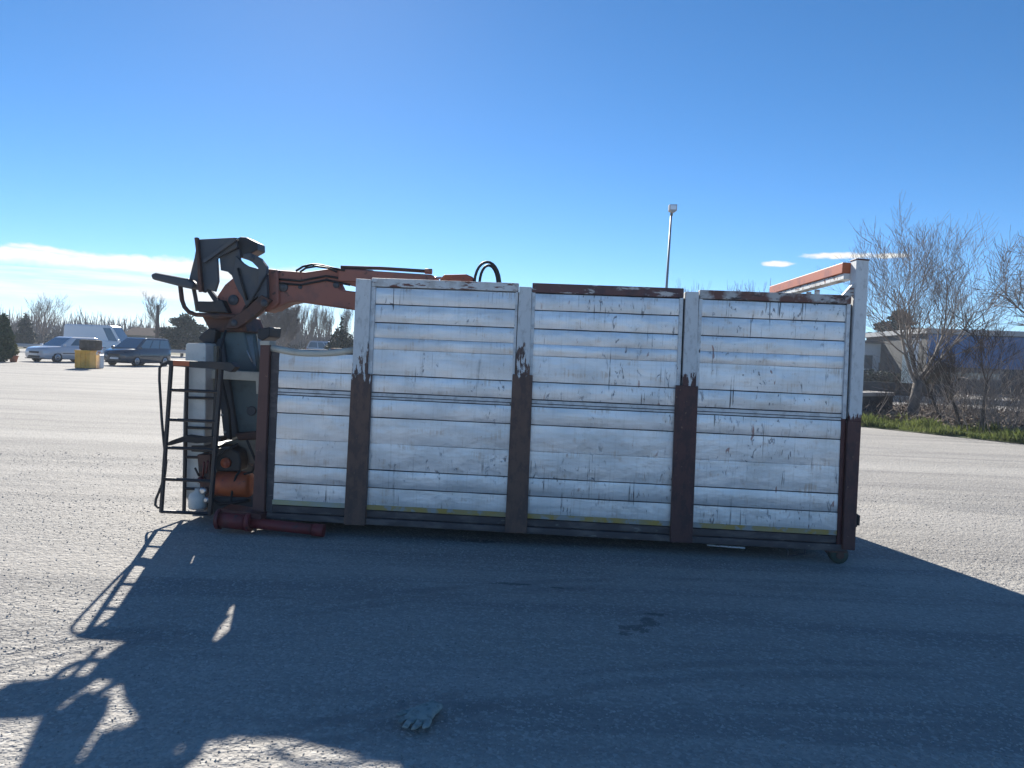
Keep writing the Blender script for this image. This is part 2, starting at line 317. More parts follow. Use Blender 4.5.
# ------------------------------------------------------------------ the setting: gravel yard
def gravel_material():
    m = bpy.data.materials.new('gravel_yard'); m.use_nodes = True; t = m.node_tree; b = t.nodes['Principled BSDF']
    pos = N(t, 'ShaderNodeNewGeometry').outputs['Position']
    sp = N(t, 'ShaderNodeSeparateXYZ'); t.links.new(pos, sp.inputs[0])
    def noise(s, st=(1, 1, 1), det=6, rgh=.6, rot=0., off=(0, 0, 0)):
        mp = N(t, 'ShaderNodeMapping'); t.links.new(pos, mp.inputs[0]); setin(mp, 'Scale', st); setin(mp, 'Rotation', (0, 0, rot)); setin(mp, 'Location', off)
        n = N(t, 'ShaderNodeTexNoise'); t.links.new(mp.outputs[0], n.inputs['Vector']); setin(n, 'Scale', s); setin(n, 'Detail', det); setin(n, 'Roughness', rgh)
        return n.outputs['Fac']
    def mix(f, ca, cb):
        x = N(t, 'ShaderNodeMix', data_type='RGBA'); t.links.new(f, x.inputs[0])
        for i, c in ((6, ca), (7, cb)):
            if isinstance(c, tuple): x.inputs[i].default_value = (*c, 1)
            else: t.links.new(c, x.inputs[i])
        return x.outputs[2]
    vo = N(t, 'ShaderNodeTexVoronoi'); t.links.new(pos, vo.inputs['Vector']); setin(vo, 'Scale', 60)
    vo2 = N(t, 'ShaderNodeTexVoronoi'); t.links.new(pos, vo2.inputs['Vector']); setin(vo2, 'Scale', 26)
    sv = N(t, 'ShaderNodeSeparateColor'); t.links.new(vo.outputs['Color'], sv.inputs[0])
    col = mix(sstep(t, noise(.35, (1, 1.6, 1)), .35, .68), (.46, .43, .39), (.37, .35, .32))
    track = noise(.9, (.16, 2.2, 1), 5, .6, .12)                       # tyre tracks drawn out along the yard
    col = mix(math_(t, 'MULTIPLY', sstep(t, track, .48, .62), .6), col, (.24, .23, .22))
    wide = noise(.22, (.12, 1.6, 1), 6, .65, .05, (4, 8, 0))
    col = mix(math_(t, 'MULTIPLY', sstep(t, wide, .44, .60), .42), col, (.25, .235, .22))
    col = mix(math_(t, 'MULTIPLY', sstep(t, noise(.3, (.10, 1.3, 1), 6, .65, -.03, (14, 2, 0)), .50, .62), .5), col, (.55, .52, .47))
    col = mix(math_(t, 'MULTIPLY', sstep(t, noise(.7, (.3, 1.5, 1), 4, .5, -.2, (9, 3, 0)), .58, .7), .5), col, (.43, .40, .35))
    col = mix(math_(t, 'MULTIPLY', sv.outputs[0], .45), col, (.22, .212, .205))
    col = mix(math_(t, 'MULTIPLY', sstep(t, sv.outputs[1], .78, .95), .5), col, (.58, .56, .52))
    # old tyre tracks curving across the foreground
    A_, B_, C__ = (ground(345, 738), ground(480, 706), ground(625, 684))
    ax_, ay_, bx_, by_, cx_, cy_ = A_.x, A_.y, B_.x, B_.y, C__.x, C__.y
    D_ = 2 * (ax_ * (by_ - cy_) + bx_ * (cy_ - ay_) + cx_ * (ay_ - by_))
    ux = ((ax_ ** 2 + ay_ ** 2) * (by_ - cy_) + (bx_ ** 2 + by_ ** 2) * (cy_ - ay_) + (cx_ ** 2 + cy_ ** 2) * (ay_ - by_)) / D_
    uy = ((ax_ ** 2 + ay_ ** 2) * (cx_ - bx_) + (bx_ ** 2 + by_ ** 2) * (ax_ - cx_) + (cx_ ** 2 + cy_ ** 2) * (bx_ - ax_)) / D_
    R_ = math.hypot(ax_ - ux, ay_ - uy)
    ddx = math_(t, 'SUBTRACT', sp.outputs[0], ux); ddy = math_(t, 'SUBTRACT', sp.outputs[1], uy)
    dist = math_(t, 'SQRT', math_(t, 'ADD', math_(t, 'MULTIPLY', ddx, ddx), math_(t, 'MULTIPLY', ddy, ddy)))
    rut = None
    for off, wd_ in ((0, .05), (.17, .04), (1.55, .06), (1.72, .05), (-2.9, .07)):
        e_ = math_(t, 'ABSOLUTE', math_(t, 'SUBTRACT', dist, R_ + off))
        v_ = math_(t, 'SUBTRACT', 1.0, sstep(t, math_(t, 'ADD', e_, math_(t, 'MULTIPLY', math_(t, 'SUBTRACT', noise(7), .5), .16)), wd_ * .4, wd_ * 1.5))
        rut = v_ if rut is None else math_(t, 'MAXIMUM', rut, v_)
    rut = math_(t, 'MULTIPLY', rut, sstep(t, noise(1.1, (1, 1, 1), 4, .6, 0, (3, 1, 0)), .40, .58))
    col = mix(math_(t, 'MULTIPLY', rut, .32), col, (.19, .18, .17))
    damp = None
    for (px, py, rx, ry) in ((636, 628, .11, .07), (650, 622, .07, .09), (655, 614, .08, .03), (626, 634, .05, .04), (512, 584, .16, .03), (560, 588, .1, .02), (478, 541, .2, .06)):
        g = ground(px, py)
        dx = math_(t, 'DIVIDE', math_(t, 'SUBTRACT', sp.outputs[0], g.x), rx); dy = math_(t, 'DIVIDE', math_(t, 'SUBTRACT', sp.outputs[1], g.y), ry)
        v = math_(t, 'SUBTRACT', math_(t, 'ADD', 1.0, math_(t, 'MULTIPLY', math_(t, 'SUBTRACT', noise(16, (1, 1, 1), 4), .5), 5.0)), math_(t, 'ADD', math_(t, 'MULTIPLY', dx, dx), math_(t, 'MULTIPLY', dy, dy)))
        v = sstep(t, v, 0, .5)
        damp = v if damp is None else math_(t, 'MAXIMUM', damp, v)
    col = mix(math_(t, 'MULTIPLY', damp, .48), col, (.035, .035, .04))
    t.links.new(col, b.inputs['Base Color']); setin(b, 'Roughness', .9); setin(b, 'Specular IOR Level', .25)
    h = math_(t, 'ADD', math_(t, 'MULTIPLY', vo.outputs['Distance'], -.5), math_(t, 'MULTIPLY', vo2.outputs['Distance'], -.6))
    h = math_(t, 'ADD', h, math_(t, 'MULTIPLY', noise(16, det=8), .8)); h = math_(t, 'ADD', h, math_(t, 'MULTIPLY', track, 1.2))
    h = math_(t, 'SUBTRACT', h, math_(t, 'MULTIPLY', rut, .8)); h = math_(t, 'ADD', h, math_(t, 'MULTIPLY', noise(2.2, (.6, 1.3, 1), 5), 1.5))
    bp = N(t, 'ShaderNodeBump'); setin(bp, 'Strength', .7); setin(bp, 'Distance', .018); t.links.new(h, bp.inputs['Height']); t.links.new(bp.outputs[0], b.inputs['Normal'])
    return m
M_GRAVEL = gravel_material()
kind(MB().add([(-900, -300, 0), (900, -300, 0), (900, 2200, 0), (-900, 2200, 0)], [(0, 1, 2, 3)]).build('gravel_yard', M_GRAVEL, flip=False), 'structure')
M_FIELD = mat('winter_field', (.12, .115, .06), .95, c2=(.16, .13, .08), scale=.06, coord='World', bump=.5, bscale=3, bdist=.1)
kind(MB().add([(-900, 66, .004), (900, 90, .004), (900, 2150, .004), (-900, 2150, .004)], [(0, 1, 2, 3)]).build('field', M_FIELD, flip=False), 'structure')

# loose stones on the near yard
def stones():
    n = 170000
    y = 1.3 + 9.5 * RNG.random(n) ** 1.35; x = (RNG.random(n) * 2 - 1) * (1.6 + y * .95)
    s = .0024 + .0052 * RNG.random(n) ** 5; s *= 1 + .035 * y
    # fewer stones inside the worn wheel lanes
    keep = (np.sin(y * 2.1 + x * .22) + .5 * np.sin(y * 5.3 + .4 * x + 1) + 1.1 * RNG.standard_normal(n) * .8) > -.6
    x, y, s = x[keep], y[keep], s[keep]; n = len(x)
    base = np.array([(1, 0, 0), (0, 1, 0), (-1, 0, 0), (0, -1, 0), (0, 0, .75), (0, 0, -.4)], float)
    ang = RNG.random(n) * 6.283; c, q = np.cos(ang), np.sin(ang)
    v = base[None] * (.65 + .6 * RNG.random((n, 6, 1)))
    v = v * np.stack([np.ones(n), .6 + .5 * RNG.random(n), .6 + .4 * RNG.random(n)], 1)[:, None, :] + .18 * RNG.standard_normal((n, 6, 3))
    vx = v[..., 0] * c[:, None] - v[..., 1] * q[:, None]; vy = v[..., 0] * q[:, None] + v[..., 1] * c[:, None]
    V = np.stack([vx * s[:, None] + x[:, None], vy * s[:, None] + y[:, None], v[..., 2] * s[:, None] + .2 * s[:, None]], -1).reshape(-1, 3)
    fs = np.array([(0, 1, 4), (1, 2, 4), (2, 3, 4), (3, 0, 4), (1, 0, 5), (2, 1, 5), (3, 2, 5), (0, 3, 5)])
    Fc = (fs[None] + 6 * np.arange(n)[:, None, None]).reshape(-1, 3)
    m = bpy.data.materials.new('loose_stone'); m.use_nodes = True; t = m.node_tree; b = t.nodes['Principled BSDF']
    rnd = N(t, 'ShaderNodeNewGeometry').outputs['Random Per Island']
    cr_ = N(t, 'ShaderNodeValToRGB'); t.links.new(rnd, cr_.inputs[0]); e = cr_.color_ramp
    e.elements[0].color = (.22, .215, .21, 1); e.elements[1].color = (.56, .54, .50, 1)
    k = e.elements.new(.55); k.color = (.42, .40, .37, 1)
    t.links.new(cr_.outputs[0], b.inputs['Base Color']); setin(b, 'Roughness', .85)
    kind(bare('gravel_stones', V, Fc, m), 'stuff')
stones()

# ------------------------------------------------------------------ the container
box = thing('container', 'large dirty silver hook-lift container with rusty brown posts standing on the gravel', 'container', G0, -YAW)
UP = [(1.262, 1.413), (1.413, 1.635), (1.635, 1.735), (1.735, 1.865), (1.865, 2.022), (2.022, 2.168)]
FAINT = (.82, 1.635, 1.735)
LOW = [(1.046, 1.204), (.82, 1.046), (.59, .82), (.434, .59), (.238, .434)]
def lerp_x(top, bot):                                   # x as a function of height along a slightly leaning edge
    (xa, _, za), (xb, _, zb) = L(*top), L(*bot)
    return lambda z: xb + (xa - xb) * (z - zb) / (za - zb)
def plank(parent, xl, xr, z0, z1, y, faint):
    h = z1 - z0; g0, g1 = ((.0012 if q else .0046) for q in faint); bul = .0048 if h < .19 else .0032
    jit = random.uniform(-.0015, .0015); za, zb = z0 + g0, z1 - g1
    front = [(za + (zb - za) * k / 9, -.002 - bul * math.sin(math.pi * min(max((k / 9) * 1.0, 0), 1)) ** .9 * (1 if 0 < k < 9 else 0)) for k in range(10)]
    nseg = 8; dz = [(0 if i in (0, nseg - 1) else random.uniform(-.0025, .0025), 0 if i in (0, nseg - 1) else random.uniform(-.0012, .0012)) for i in range(nseg)]
    mb = MB()
    def sheet(prof, smooth):
        n = len(prof); vs = []
        for i in range(nseg):
            f = i / (nseg - 1)
            for z, yy in prof: vs.append((xl(z) + (xr(z) - xl(z)) * f, y + yy + jit + (dz[i][0] if yy < .01 else 0), z + dz[i][1]))
        mb.add(vs, [(i * n + k, (i + 1) * n + k, (i + 1) * n + k + 1, i * n + k + 1) for i in range(nseg - 1) for k in range(n - 1)], smooth)
    sheet(front, True); sheet([(za, .012), (za, front[0][1])], False); sheet([(zb, front[-1][1]), (zb, .012)], False)
    for x in (xl, xr):
        pr = [(za, .012)] + front + [(zb, .012)]
        mb.add([(x(z), y + yy + jit, z) for z, yy in pr], [tuple(range(len(pr)))])
    return mb.build('plank', M_AL, parent, flip=False)
bays = [  # left edge top/bottom px, right edge top/bottom px
    ((279.6, 352), (272, 510), (354.5, 350), (345.5, 512), False),
    ((376.5, 284), (366.0, 515), (516.0, 290), (506.0, 522), True),
    ((535.6, 291), (526.5, 523), (679.5, 297), (670.5, 531), True),
    ((702.3, 297), (691.0, 532), (846.5, 297), (836.5, 536), True)]
for bi, (lt, lb, rt, rb, tall) in enumerate(bays):
    xl0, xr0 = lerp_x(lt, lb), lerp_x(rt, rb)
    xl = lambda z, f=xl0: f(z) - .006
    xr = lambda z, f=xr0: f(z) + .006
    top = 2.17 if tall else 1.585
    bk = MB(); z0 = .236
    bk.prism([(xl(top) - .065, top), (xr(top) + .065, top), (xr(z0) + .065, z0), (xl(z0) - .065, z0)], .0125, .04)
    bk.prism([(xl(1.262) - .01, 1.254), (xr(1.262) + .01, 1.254), (xr(1.2) + .01, 1.211), (xl(1.2) - .01, 1.211)], .004, .012)
    pan = bk.build('side_panel', M_DARK, box)
    ups = UP if tall else [(1.262, 1.413), (1.413, 1.582)]
    for j, (za, zb) in enumerate(LOW + ups):
        plank(pan, xl, xr, za, zb, 0.0, (za in FAINT, zb in FAINT))
    # the double lip where the upper drop side meets the lower one
    for za, zb in ((1.208, 1.224), (1.231, 1.257)):
        MB().prism([(xl(zb), zb), (xr(zb), zb), (xr(za), za), (xl(za), za)], -.006, .0035).build('joint_strip', M_TRIM, pan)
    MB().prism([(xl0(.283) + .004, .283), (xr0(.283) - .004, .283), (xr0(.24) - .004, .243), (xl0(.24) + .004, .243)], -.0155, .004).build('marker_strip', M_YELLOW if bi else M_YPALE, pan)
    if tall:
        wl, wr = (.036, .022) if bi == 1 else (.028, .030)
        MB().prism([(xl0(2.17), 2.17), (xl0(2.17) - wl, 2.17), (xl0(1.22) - wl, 1.22), (xl0(1.22), 1.22)], -.024, .011).build('trim', M_TRIM, pan, .002)
        MB().prism([(xr0(2.17), 2.17), (xr0(2.17) + wr, 2.17), (xr0(1.22) + wr, 1.22), (xr0(1.22), 1.22)], -.024, .011).build('trim', M_TRIM, pan, .002)
        tz0, tz1 = (2.172, 2.243) if bi != 2 else (2.172, 2.25)
        rl = MB().prism([(xl0(2.2) - wl, tz1), (xr0(2.2) + wr, tz1), (xr0(2.2) + wr, tz0), (xl0(2.2) - wl, tz0)], -.030, .05)
        rl.build('top_rail', {1: M_RAIL_W, 2: M_RAIL_R, 3: M_RAIL_M}[bi], box, .004)
# the bent top edge of the short bay
xs = [L(263, 345).x + k * (L(355, 345).x - L(263, 345).x) / 10 for k in range(11)]
sag = [.045 * math.sin(math.pi * k / 10) for k in range(11)]
vs = []; fs = []
for k in range(11):
    z = 1.642 - sag[k]
    for dy, dz in ((-.02, -.05), (-.03, -.02), (-.012, .002), (.03, .006), (.045, -.03)): vs.append((xs[k], dy + .02 * math.sin(k * 1.3) * .4, z + dz))
    if k: fs += [((k - 1) * 5 + q, k * 5 + q, k * 5 + q + 1, (k - 1) * 5 + q + 1) for q in range(4)]
o = MB().add(vs, fs, True).build('top_rail', M_CREAM, box); o['label'] = 'bent and sagging cream top edge'
md = o.modifiers.new('solid', 'SOLIDIFY'); md.thickness = .006
# posts
def quad(name, m, tl, tr, br, bl, y0, y1, bev=.005, parent=None):
    q = [L(*p) for p in (tl, tr, br, bl)]
    return MB().prism([(v.x, v.z) for v in q], y0, y1).build(name, m, parent or box, bev)
BR, RD = ((.155, .088, .065), (.095, .06, .052)), ((.105, .045, .04), (.065, .032, .033))
M_P = [post_paint('post_paint_a', 1.36, .5, *BR), post_paint('post_paint_b', 1.45, .45, *BR), post_paint('post_paint_c', 1.43, .3, *RD), post_paint('post_paint_d', 1.20, .12, *RD)]
quad('post', M_BROWN, (262.5, 345), (271.5, 345), (265.5, 519), (254.0, 518), -.05, .10)
quad('post_flange', M_RAILB, (271.8, 349), (280.0, 349), (272.5, 519), (265.8, 519), -.012, .05)
quad('post_cap', M_CREAM, (262.0, 341), (272.0, 341), (271.7, 345.2), (262.2, 345.2), -.055, .105)
for (lo, up, m, mu) in (
        (((353, 373), (372.5, 374), (366.3, 524.5), (345.3, 523.5)), ((357.5, 279), (372.3, 280), (368.6, 374.5), (353.4, 374)), M_BROWN, 0),
        (((513, 374), (532.8, 375), (527.0, 532.3), (505.2, 531.5)), ((519.6, 287), (532.0, 287.6), (529.8, 375.5), (515.6, 375)), M_BROWN, 1),
        (((675.3, 385), (697.2, 386), (691.3, 542), (669.3, 541)), ((685.2, 292), (698.0, 292.4), (695.0, 386.5), (681.6, 386)), M_RED_D, 2),
        (((845.5, 420), (859.0, 421), (852.6, 549), (840.2, 548)), ((854.4, 260), (866.6, 261.2), (859.3, 421.2), (846.8, 420.6)), M_RED_D, 3)):
    quad('post', M_P[mu], *lo, -.055, .09, .006)
    quad('post_extension', M_P[mu], *up, -.050, .08, .005)
quad('post_flange', M_RED_D, (841.0, 418), (845.3, 418), (840.0, 548), (836.0, 547), -.02, .05)
quad('post_cap', M_RED_D, (853.6, 259.0), (867.2, 260.2), (867.1, 261.6), (853.6, 260.4), -.06, .09)
# lower frame rail: a recess above a channel lip
zb0, zb1 = .112, .232
xL, xR = L(253.5, 517).x, L(846, 546).x
MB().box((xL, .002, .172), (xR, .10, zb1)).build('frame_rail', M_RAILB, box, .004)
MB().box((xL, -.028, zb0), (xR, .10, .168)).build('bottom_rail', M_RAILB, box, .006)
# far side, ends, floor, underframe
DEEP = 2.42
fp = MB().box((xL, DEEP - .05, .236), (0.0, DEEP - .02, 1.60)); fp.box((-4.10, DEEP - .05, 1.60), (0., DEEP - .02, 2.2))
far = fp.build('side_panel', M_DARK, box)
for (za, zb) in LOW + [(1.262, 1.413), (1.413, 1.582)]:
    MB().prism([(xL, zb - .005), (0, zb - .005), (0, za + .005), (xL, za + .005)], DEEP - .02, DEEP - .004).build('plank', M_AL, far)
for (za, zb) in UP[2:]:
    MB().prism([(-4.1, zb - .005), (0, zb - .005), (0, za + .005), (-4.1, za + .005)], DEEP - .02, DEEP - .004).build('plank', M_AL, far)
MB().box((-4.1, DEEP - .07, 2.19), (-.09, DEEP + .02, 2.243)).build('top_rail', M_RAIL_R, box, .004)
for x, h in ((-5.05, 1.62), (-4.12, 2.24), (-2.75, 2.24), (-1.37, 2.24), (0.0, 2.53)):
    MB().box((x - .075, DEEP - .08, .10), (x + .075, DEEP + .03, h)).build('post', M_BROWN, box, .005)
MB().box((xL, DEEP - .08, zb0), (.07, DEEP + .012, .234)).build('bottom_rail', M_RAILB, box, .005)
MB().box((xL + .02, .11, .17), (.0, DEEP - .09, .225)).build('floor', M_RUSTD, box)
MB().box((xL + .005, .11, .236), (xL + .045, DEEP - .09, 1.60)).build('end_wall', M_RAILB, box)
for y in (.75, 1.65):
    MB().box((xL - .85, y - .06, .004), (-.1, y + .06, .165)).build('underframe_beam', M_RUSTD, box, .004)
# rear end: doors, cross bar, latches, roller
for y0, y1 in ((.10, 1.20), (1.21, DEEP - .09)):
    d = MB().box((-.01, y0, .236), (.035, y1, 2.12)).build('rear_door', M_AL, box)
    for z in (.5, 1.2, 1.9): MB().box((.036, y0 + .01, z - .03), (.06, y1 - .01, z + .03)).build('door_bar', M_RAILB, d)
hinge_y = -.01
p0 = L(852.5, 261.5, .03); p1 = Vector((p0.x + .005, DEEP - .02, 2.50))
zt = L(852.5, 260.5, 0).z
cb = MB()
cb.box((p0.x - .06, .081, 2.435), (p0.x + .06, DEEP - .081, 2.525))
cb.build('cross_bar', M_ORANGE, box, .006)
cl = MB(); cl.box((p0.x - .045, .082, 2.385), (p0.x + .045, DEEP - .082, 2.434)); cl.build('cross_bar_lip', M_RAIL_W, box, .003)
for y in (1.05, 1.30, 1.62): MB().box((-.005, y, 2.121), (.03, y + .05, 2.384)).build('lock_rod', M_RAIL_W, box)
MB().prism([(-.13, 2.243), (-.035, 2.243), (-.035, 2.36)], -.02, .03).build('gusset', M_RAIL_W, box, .002)
q = L(862, 418); MB().box((q.x - .04, -.01, q.z - .10), (q.x - .008, .05, q.z + .01)).build('latch', M_BLACK, box, .004)
q = L(855, 520); lt_ = MB().box((q.x - .03, -.02, q.z - .055), (q.x + .015, .06, q.z + .055)); lt_.box((q.x + .012, -.03, q.z - .04), (q.x + .03, .07, q.z + .045)); lt_.build('latch', M_BLACK, box, .004)
q = L(840, 556)
rollr = MB().lathe((q.x - .005, .02, .075), [(.02, -.03), (.066, -.028), (.075, -.018), (.075, .055), (.066, .065), (.02, .068)], 24, 'y').build('roller', mat('green_grey_roller', (.05, .075, .06), .6, c2=(.09, .08, .06), scale=10), box)
MB().lathe((q.x - .005, .02, .075), [(.03, -.045), (.032, -.030), (.0315, .07)], 16, 'y').build('hub', M_RUSTD, rollr)
br = MB().prism([(q.x - .13, .113), (q.x + .08, .113), (q.x + .045, .045), (q.x - .06, .045)], .092, .11); br.prism([(q.x - .13, .111), (q.x + .06, .111), (q.x + .03, .098), (q.x - .10, .098)], -.025, -.013)
br.build('roller_bracket', M_RUSTD, box, .002)
h0, h1 = L(789, 549), L(806, 552)
hd = MB().tube([L(787, 546), L(788.5, 556), L(805, 554), L(805, 546)], .007, 6); hd.build('handle', M_RAILB, box)
q0, q1 = L(707, 545), L(745, 548); MB().tube([q0, q1], .008, 6).build('underside_rod', M_RAIL_W, box)

# ------------------------------------------------------------------ the loader crane on the container's front end
CO = Vector((-5.62, .75, 0))
crane = thing('loader_crane', 'worn red loader crane with dark seat and black ladder at the container front', 'crane', LW(CO), -YAW)
def cp(mb, name, m, bevel=0., parent=None): return mb.build(name, m, parent or crane, bevel, off=CO)
def P(pts, d): return [(v.x, v.z) for v in (L(x, y, d) for x, y in pts)]
# column
col = MB().prism(P([(212, 330), (243, 330), (247, 346), (252, 364), (260, 373), (261, 436), (226, 438), (218, 395)], .6), .62, 1.0)
colo = cp(col, 'column', M_GREEN, .02)
fl = MB().prism(P([(211, 340), (222, 338), (237, 436), (224, 440), (219, 395)], .56), .56, .617); cp(fl, 'column_flange', M_DKGREY, .006)
c = L(251, 411, .6); cp(MB().lathe((c.x, .60, c.z), [(.038, 0), (.045, .004), (.045, .03)], 20, 'y'), 'port_cover', M_DKGREY)
cp(MB().tube([L(254.5, 334, .6), L(259.5, 374, .6)], .022, 12), 'slew_cylinder', M_GREEN)
cp(MB().tube([L(246.5, 350, .51), L(252, 362, .51)], .005, 6), 'pipe', M_CHROME)
# slew collar, brackets
cp(MB().prism(P([(199, 313), (226, 318), (241, 316), (247, 332), (209, 332)], .55), .57, 1.02), 'slew_collar', M_RUSTD, .015)
cp(MB().prism(P([(201, 334), (209, 328), (216, 330), (214, 343), (204, 344), (198, 339)], .5), .5, .8), 'bracket', M_BLACK, .01)
cp(MB().prism(P([(258, 329), (270, 327), (269, 337), (262, 341), (257, 338)], .5), .5, .8), 'bracket', M_BLACK, .01)
# knuckle and boom
cp(MB().prism(P([(214, 296), (222, 284), (233, 275), (246, 268), (268, 268), (276, 269), (277, 303), (268, 310), (262, 308), (250, 310), (240, 318), (228, 318), (216, 314)], .55), .60, .92), 'knuckle', M_BOOM, .02)
cp(MB().prism(P([(262, 268.2), (303, 271.3), (322, 268.5), (334, 267), (372, 269.3), (372, 290), (334, 281), (338, 289), (400, 297), (400, 320), (357, 310), (294, 301), (284, 303), (270, 309.5), (262, 312)], .58), .64, .88), 'boom', M_BOOM, .015)
bo = [o for o in crane.children if o.name.startswith('boom')][0]
cp(MB().prism(P([(338, 268.5), (431, 274.5), (434, 276), (434, 284), (338, 281)], .60), .60, .92), 'boom_extension', M_BOOM, .01)
cp(MB().tube([L(341, 267.2, .66), L(380, 268.3, .66), L(425, 271.2, .66)], .017, 10), 'boom_cylinder', M_RUSTD)
cp(MB().tube([L(425, 271.2, .66), L(432, 271.6, .66)], .026, 10), 'cylinder_eye', M_BOOM)
cp(MB().prism(P([(440, 279), (444, 274.5), (466, 274.0), (473, 277), (474, 300), (440, 300)], .62), .62, .9), 'boom_tip', M_ORANGE, .01)
cp(MB().tube([L(430, 277.5, .7), L(444, 278.2, .7)], .012, 8), 'tip_rod', M_CHROME)
def arc(cx, y0, ytop, hw, d, k=14):
    return [L(cx - hw * math.cos(math.pi * i / k) , (y0 if i in (0, k) else y0 - (y0 - ytop) * math.sin(math.pi * i / k) ** .75), d) for i in range(k + 1)]
cp(MB().tube(arc(487.2, 292, 262.0, 13.2, .62), .013, 8), 'hose', M_RUBBER)
cp(MB().tube(arc(488.6, 292, 265.4, 9.4, .70), .013, 8), 'hose', M_RUBBER)
cp(MB().tube([L(296, 271, .6), L(303, 266.5, .6), L(312, 264.5, .6), L(322, 265.5, .6), L(332, 268, .6), L(345, 270.5, .6)], .011, 8), 'hose', M_RUBBER)
cp(MB().tube([L(300, 272, .56), L(306, 268, .56), L(316, 266.3, .56), L(328, 268, .56), L(337, 272, .56)], .010, 8), 'hose', M_RUBBER)
# link arms beside the seat
cp(MB().prism(P([(243, 254), (250, 253), (260, 258), (266, 266), (267, 297), (258, 300), (258, 268), (252, 262), (243, 257.5)], .5), .50, .57), 'link_arm', M_DKGREY, .006)
cp(MB().prism(P([(262, 295), (271, 300), (261, 311), (248, 322), (238, 328), (226, 329), (230, 320), (244, 311), (254, 302)], .5), .48, .56), 'link_arm', M_RUSTD, .006)
cp(MB().prism(P([(236, 256), (243, 263), (248, 266), (259, 269), (259, 296), (246, 306), (243, 298), (238, 290), (232, 276)], .55), .54, .595), 'guard_plate', M_DKGREY, .006)
cp(MB().tube([L(246, 306, .5), L(241, 314, .5), L(232, 317, .5), L(214, 317.5, .5)], .014, 8), 'pipe', M_RUSTD)
cp(MB().tube([L(238, 268, .52), L(242, 284, .52), L(247, 300, .52)], .012, 8), 'hose', M_RUBBER)
for (x, y, d, r) in ((233, 300, .585, .05), (264, 303, .475, .032), (234, 323, .475, .03), (283, 287, .625, .045), (336, 285, .625, .03), (252, 258, .495, .022), (300, 287, .632, .02)):
    c = L(x, y, d); cp(MB().lathe((c.x, d, c.z), [(r * .35, -.012), (r * .4, -.006), (r * .9, -.006), (r, 0), (r, .03)], 18, 'y'), 'pivot_pin', M_DKGREY)
for pts, r in (([(276, 279), (300, 281), (326, 276), (350, 280)], .010), ([(276, 283), (300, 285), (326, 280), (350, 285)], .010), ([(268, 274), (263, 280), (259, 288), (252, 300), (246, 308)], .010), ([(226, 330), (220, 350), (222, 380), (229, 410), (231, 440)], .012)):
    cp(MB().tube([L(x, y, .48 if x < 270 else .625) for x, y in pts], r, 8), 'hose', M_RUBBER)
for x, y in ((214, 345), (216, 365), (219, 390), (222, 415), (225, 432)):
    c = L(x, y, .555); cp(MB().lathe((c.x, .555, c.z), [(.008, -.010), (.013, -.008), (.013, .004)], 6, 'y'), 'bolt', M_CHROME)
# operator seat with folded guard plates
seat = MB().prism(P([(196.4, 239.0), (235, 237.0), (236, 247), (216, 258), (217.2, 281), (214, 291.6), (206, 288.8), (203.6, 292.7), (200.3, 291.4), (194.5, 281), (188, 278.4), (193.2, 257.5)], .5), .52, .56)
so = cp(seat, 'seat_back', M_DKGREY, .006)
cp(MB().prism(P([(195.6, 238.0), (198.6, 237.6), (203.5, 291.5), (199.8, 292.3), (198.5, 262)], .5), .47, .518), 'seat_rail', M_RUSTD, .004)
cp(MB().prism(P([(233.5, 238.5), (238, 240), (205, 263.5), (203.3, 260.5)], .5), .475, .518), 'seat_strut', M_DKGREY, .004)
cp(MB().prism(P([(231, 237.0), (236, 235.0), (241.3, 235.4), (253, 241.3), (253.2, 248.6), (245.2, 253), (236.1, 256.4), (224, 252), (216, 262), (218, 251)], .5), .60, .80), 'head_guard', M_BLACK, .01)
cp(MB().prism(P([(216, 256), (236, 248), (238, 262), (231, 268), (228.3, 274.7), (224.4, 271), (217.4, 269.4)], .5), .57, .595), 'side_guard', M_DKGREY, .004)
cp(MB().prism(P([(197, 301.2), (214.5, 301.2), (216, 299), (222, 300), (228, 313), (198, 312)], .5), .50, .9), 'seat_base', M_BLACK, .012)
cp(MB().prism(P([(203.5, 288.5), (207, 287.5), (217, 299.5), (216, 302.2), (212, 301.5)], .5), .53, .58), 'seat_strut', M_BLACK, .004)
cp(MB().prism(P([(150.0, 274.2), (154.8, 272.4), (186.7, 278.2), (193.5, 283.6), (192, 289.2), (184, 287.6), (151.4, 279.2)], .45), .45, .78), 'arm_rest', M_DKGREY, .02)
cp(MB().tube([L(180.2, 285, .5), L(182.0, 300, .5), L(184.5, 307, .5), L(189, 312, .5), L(196, 314.6, .5), L(214, 315.5, .5), L(236, 316.5, .5)], .021, 10), 'tube_frame', M_RUSTD)
cp(MB().tube([L(193.0, 285, .72), L(195.6, 298, .72), L(197.6, 311, .72)], .020, 10), 'tube_frame', M_DKGREY)
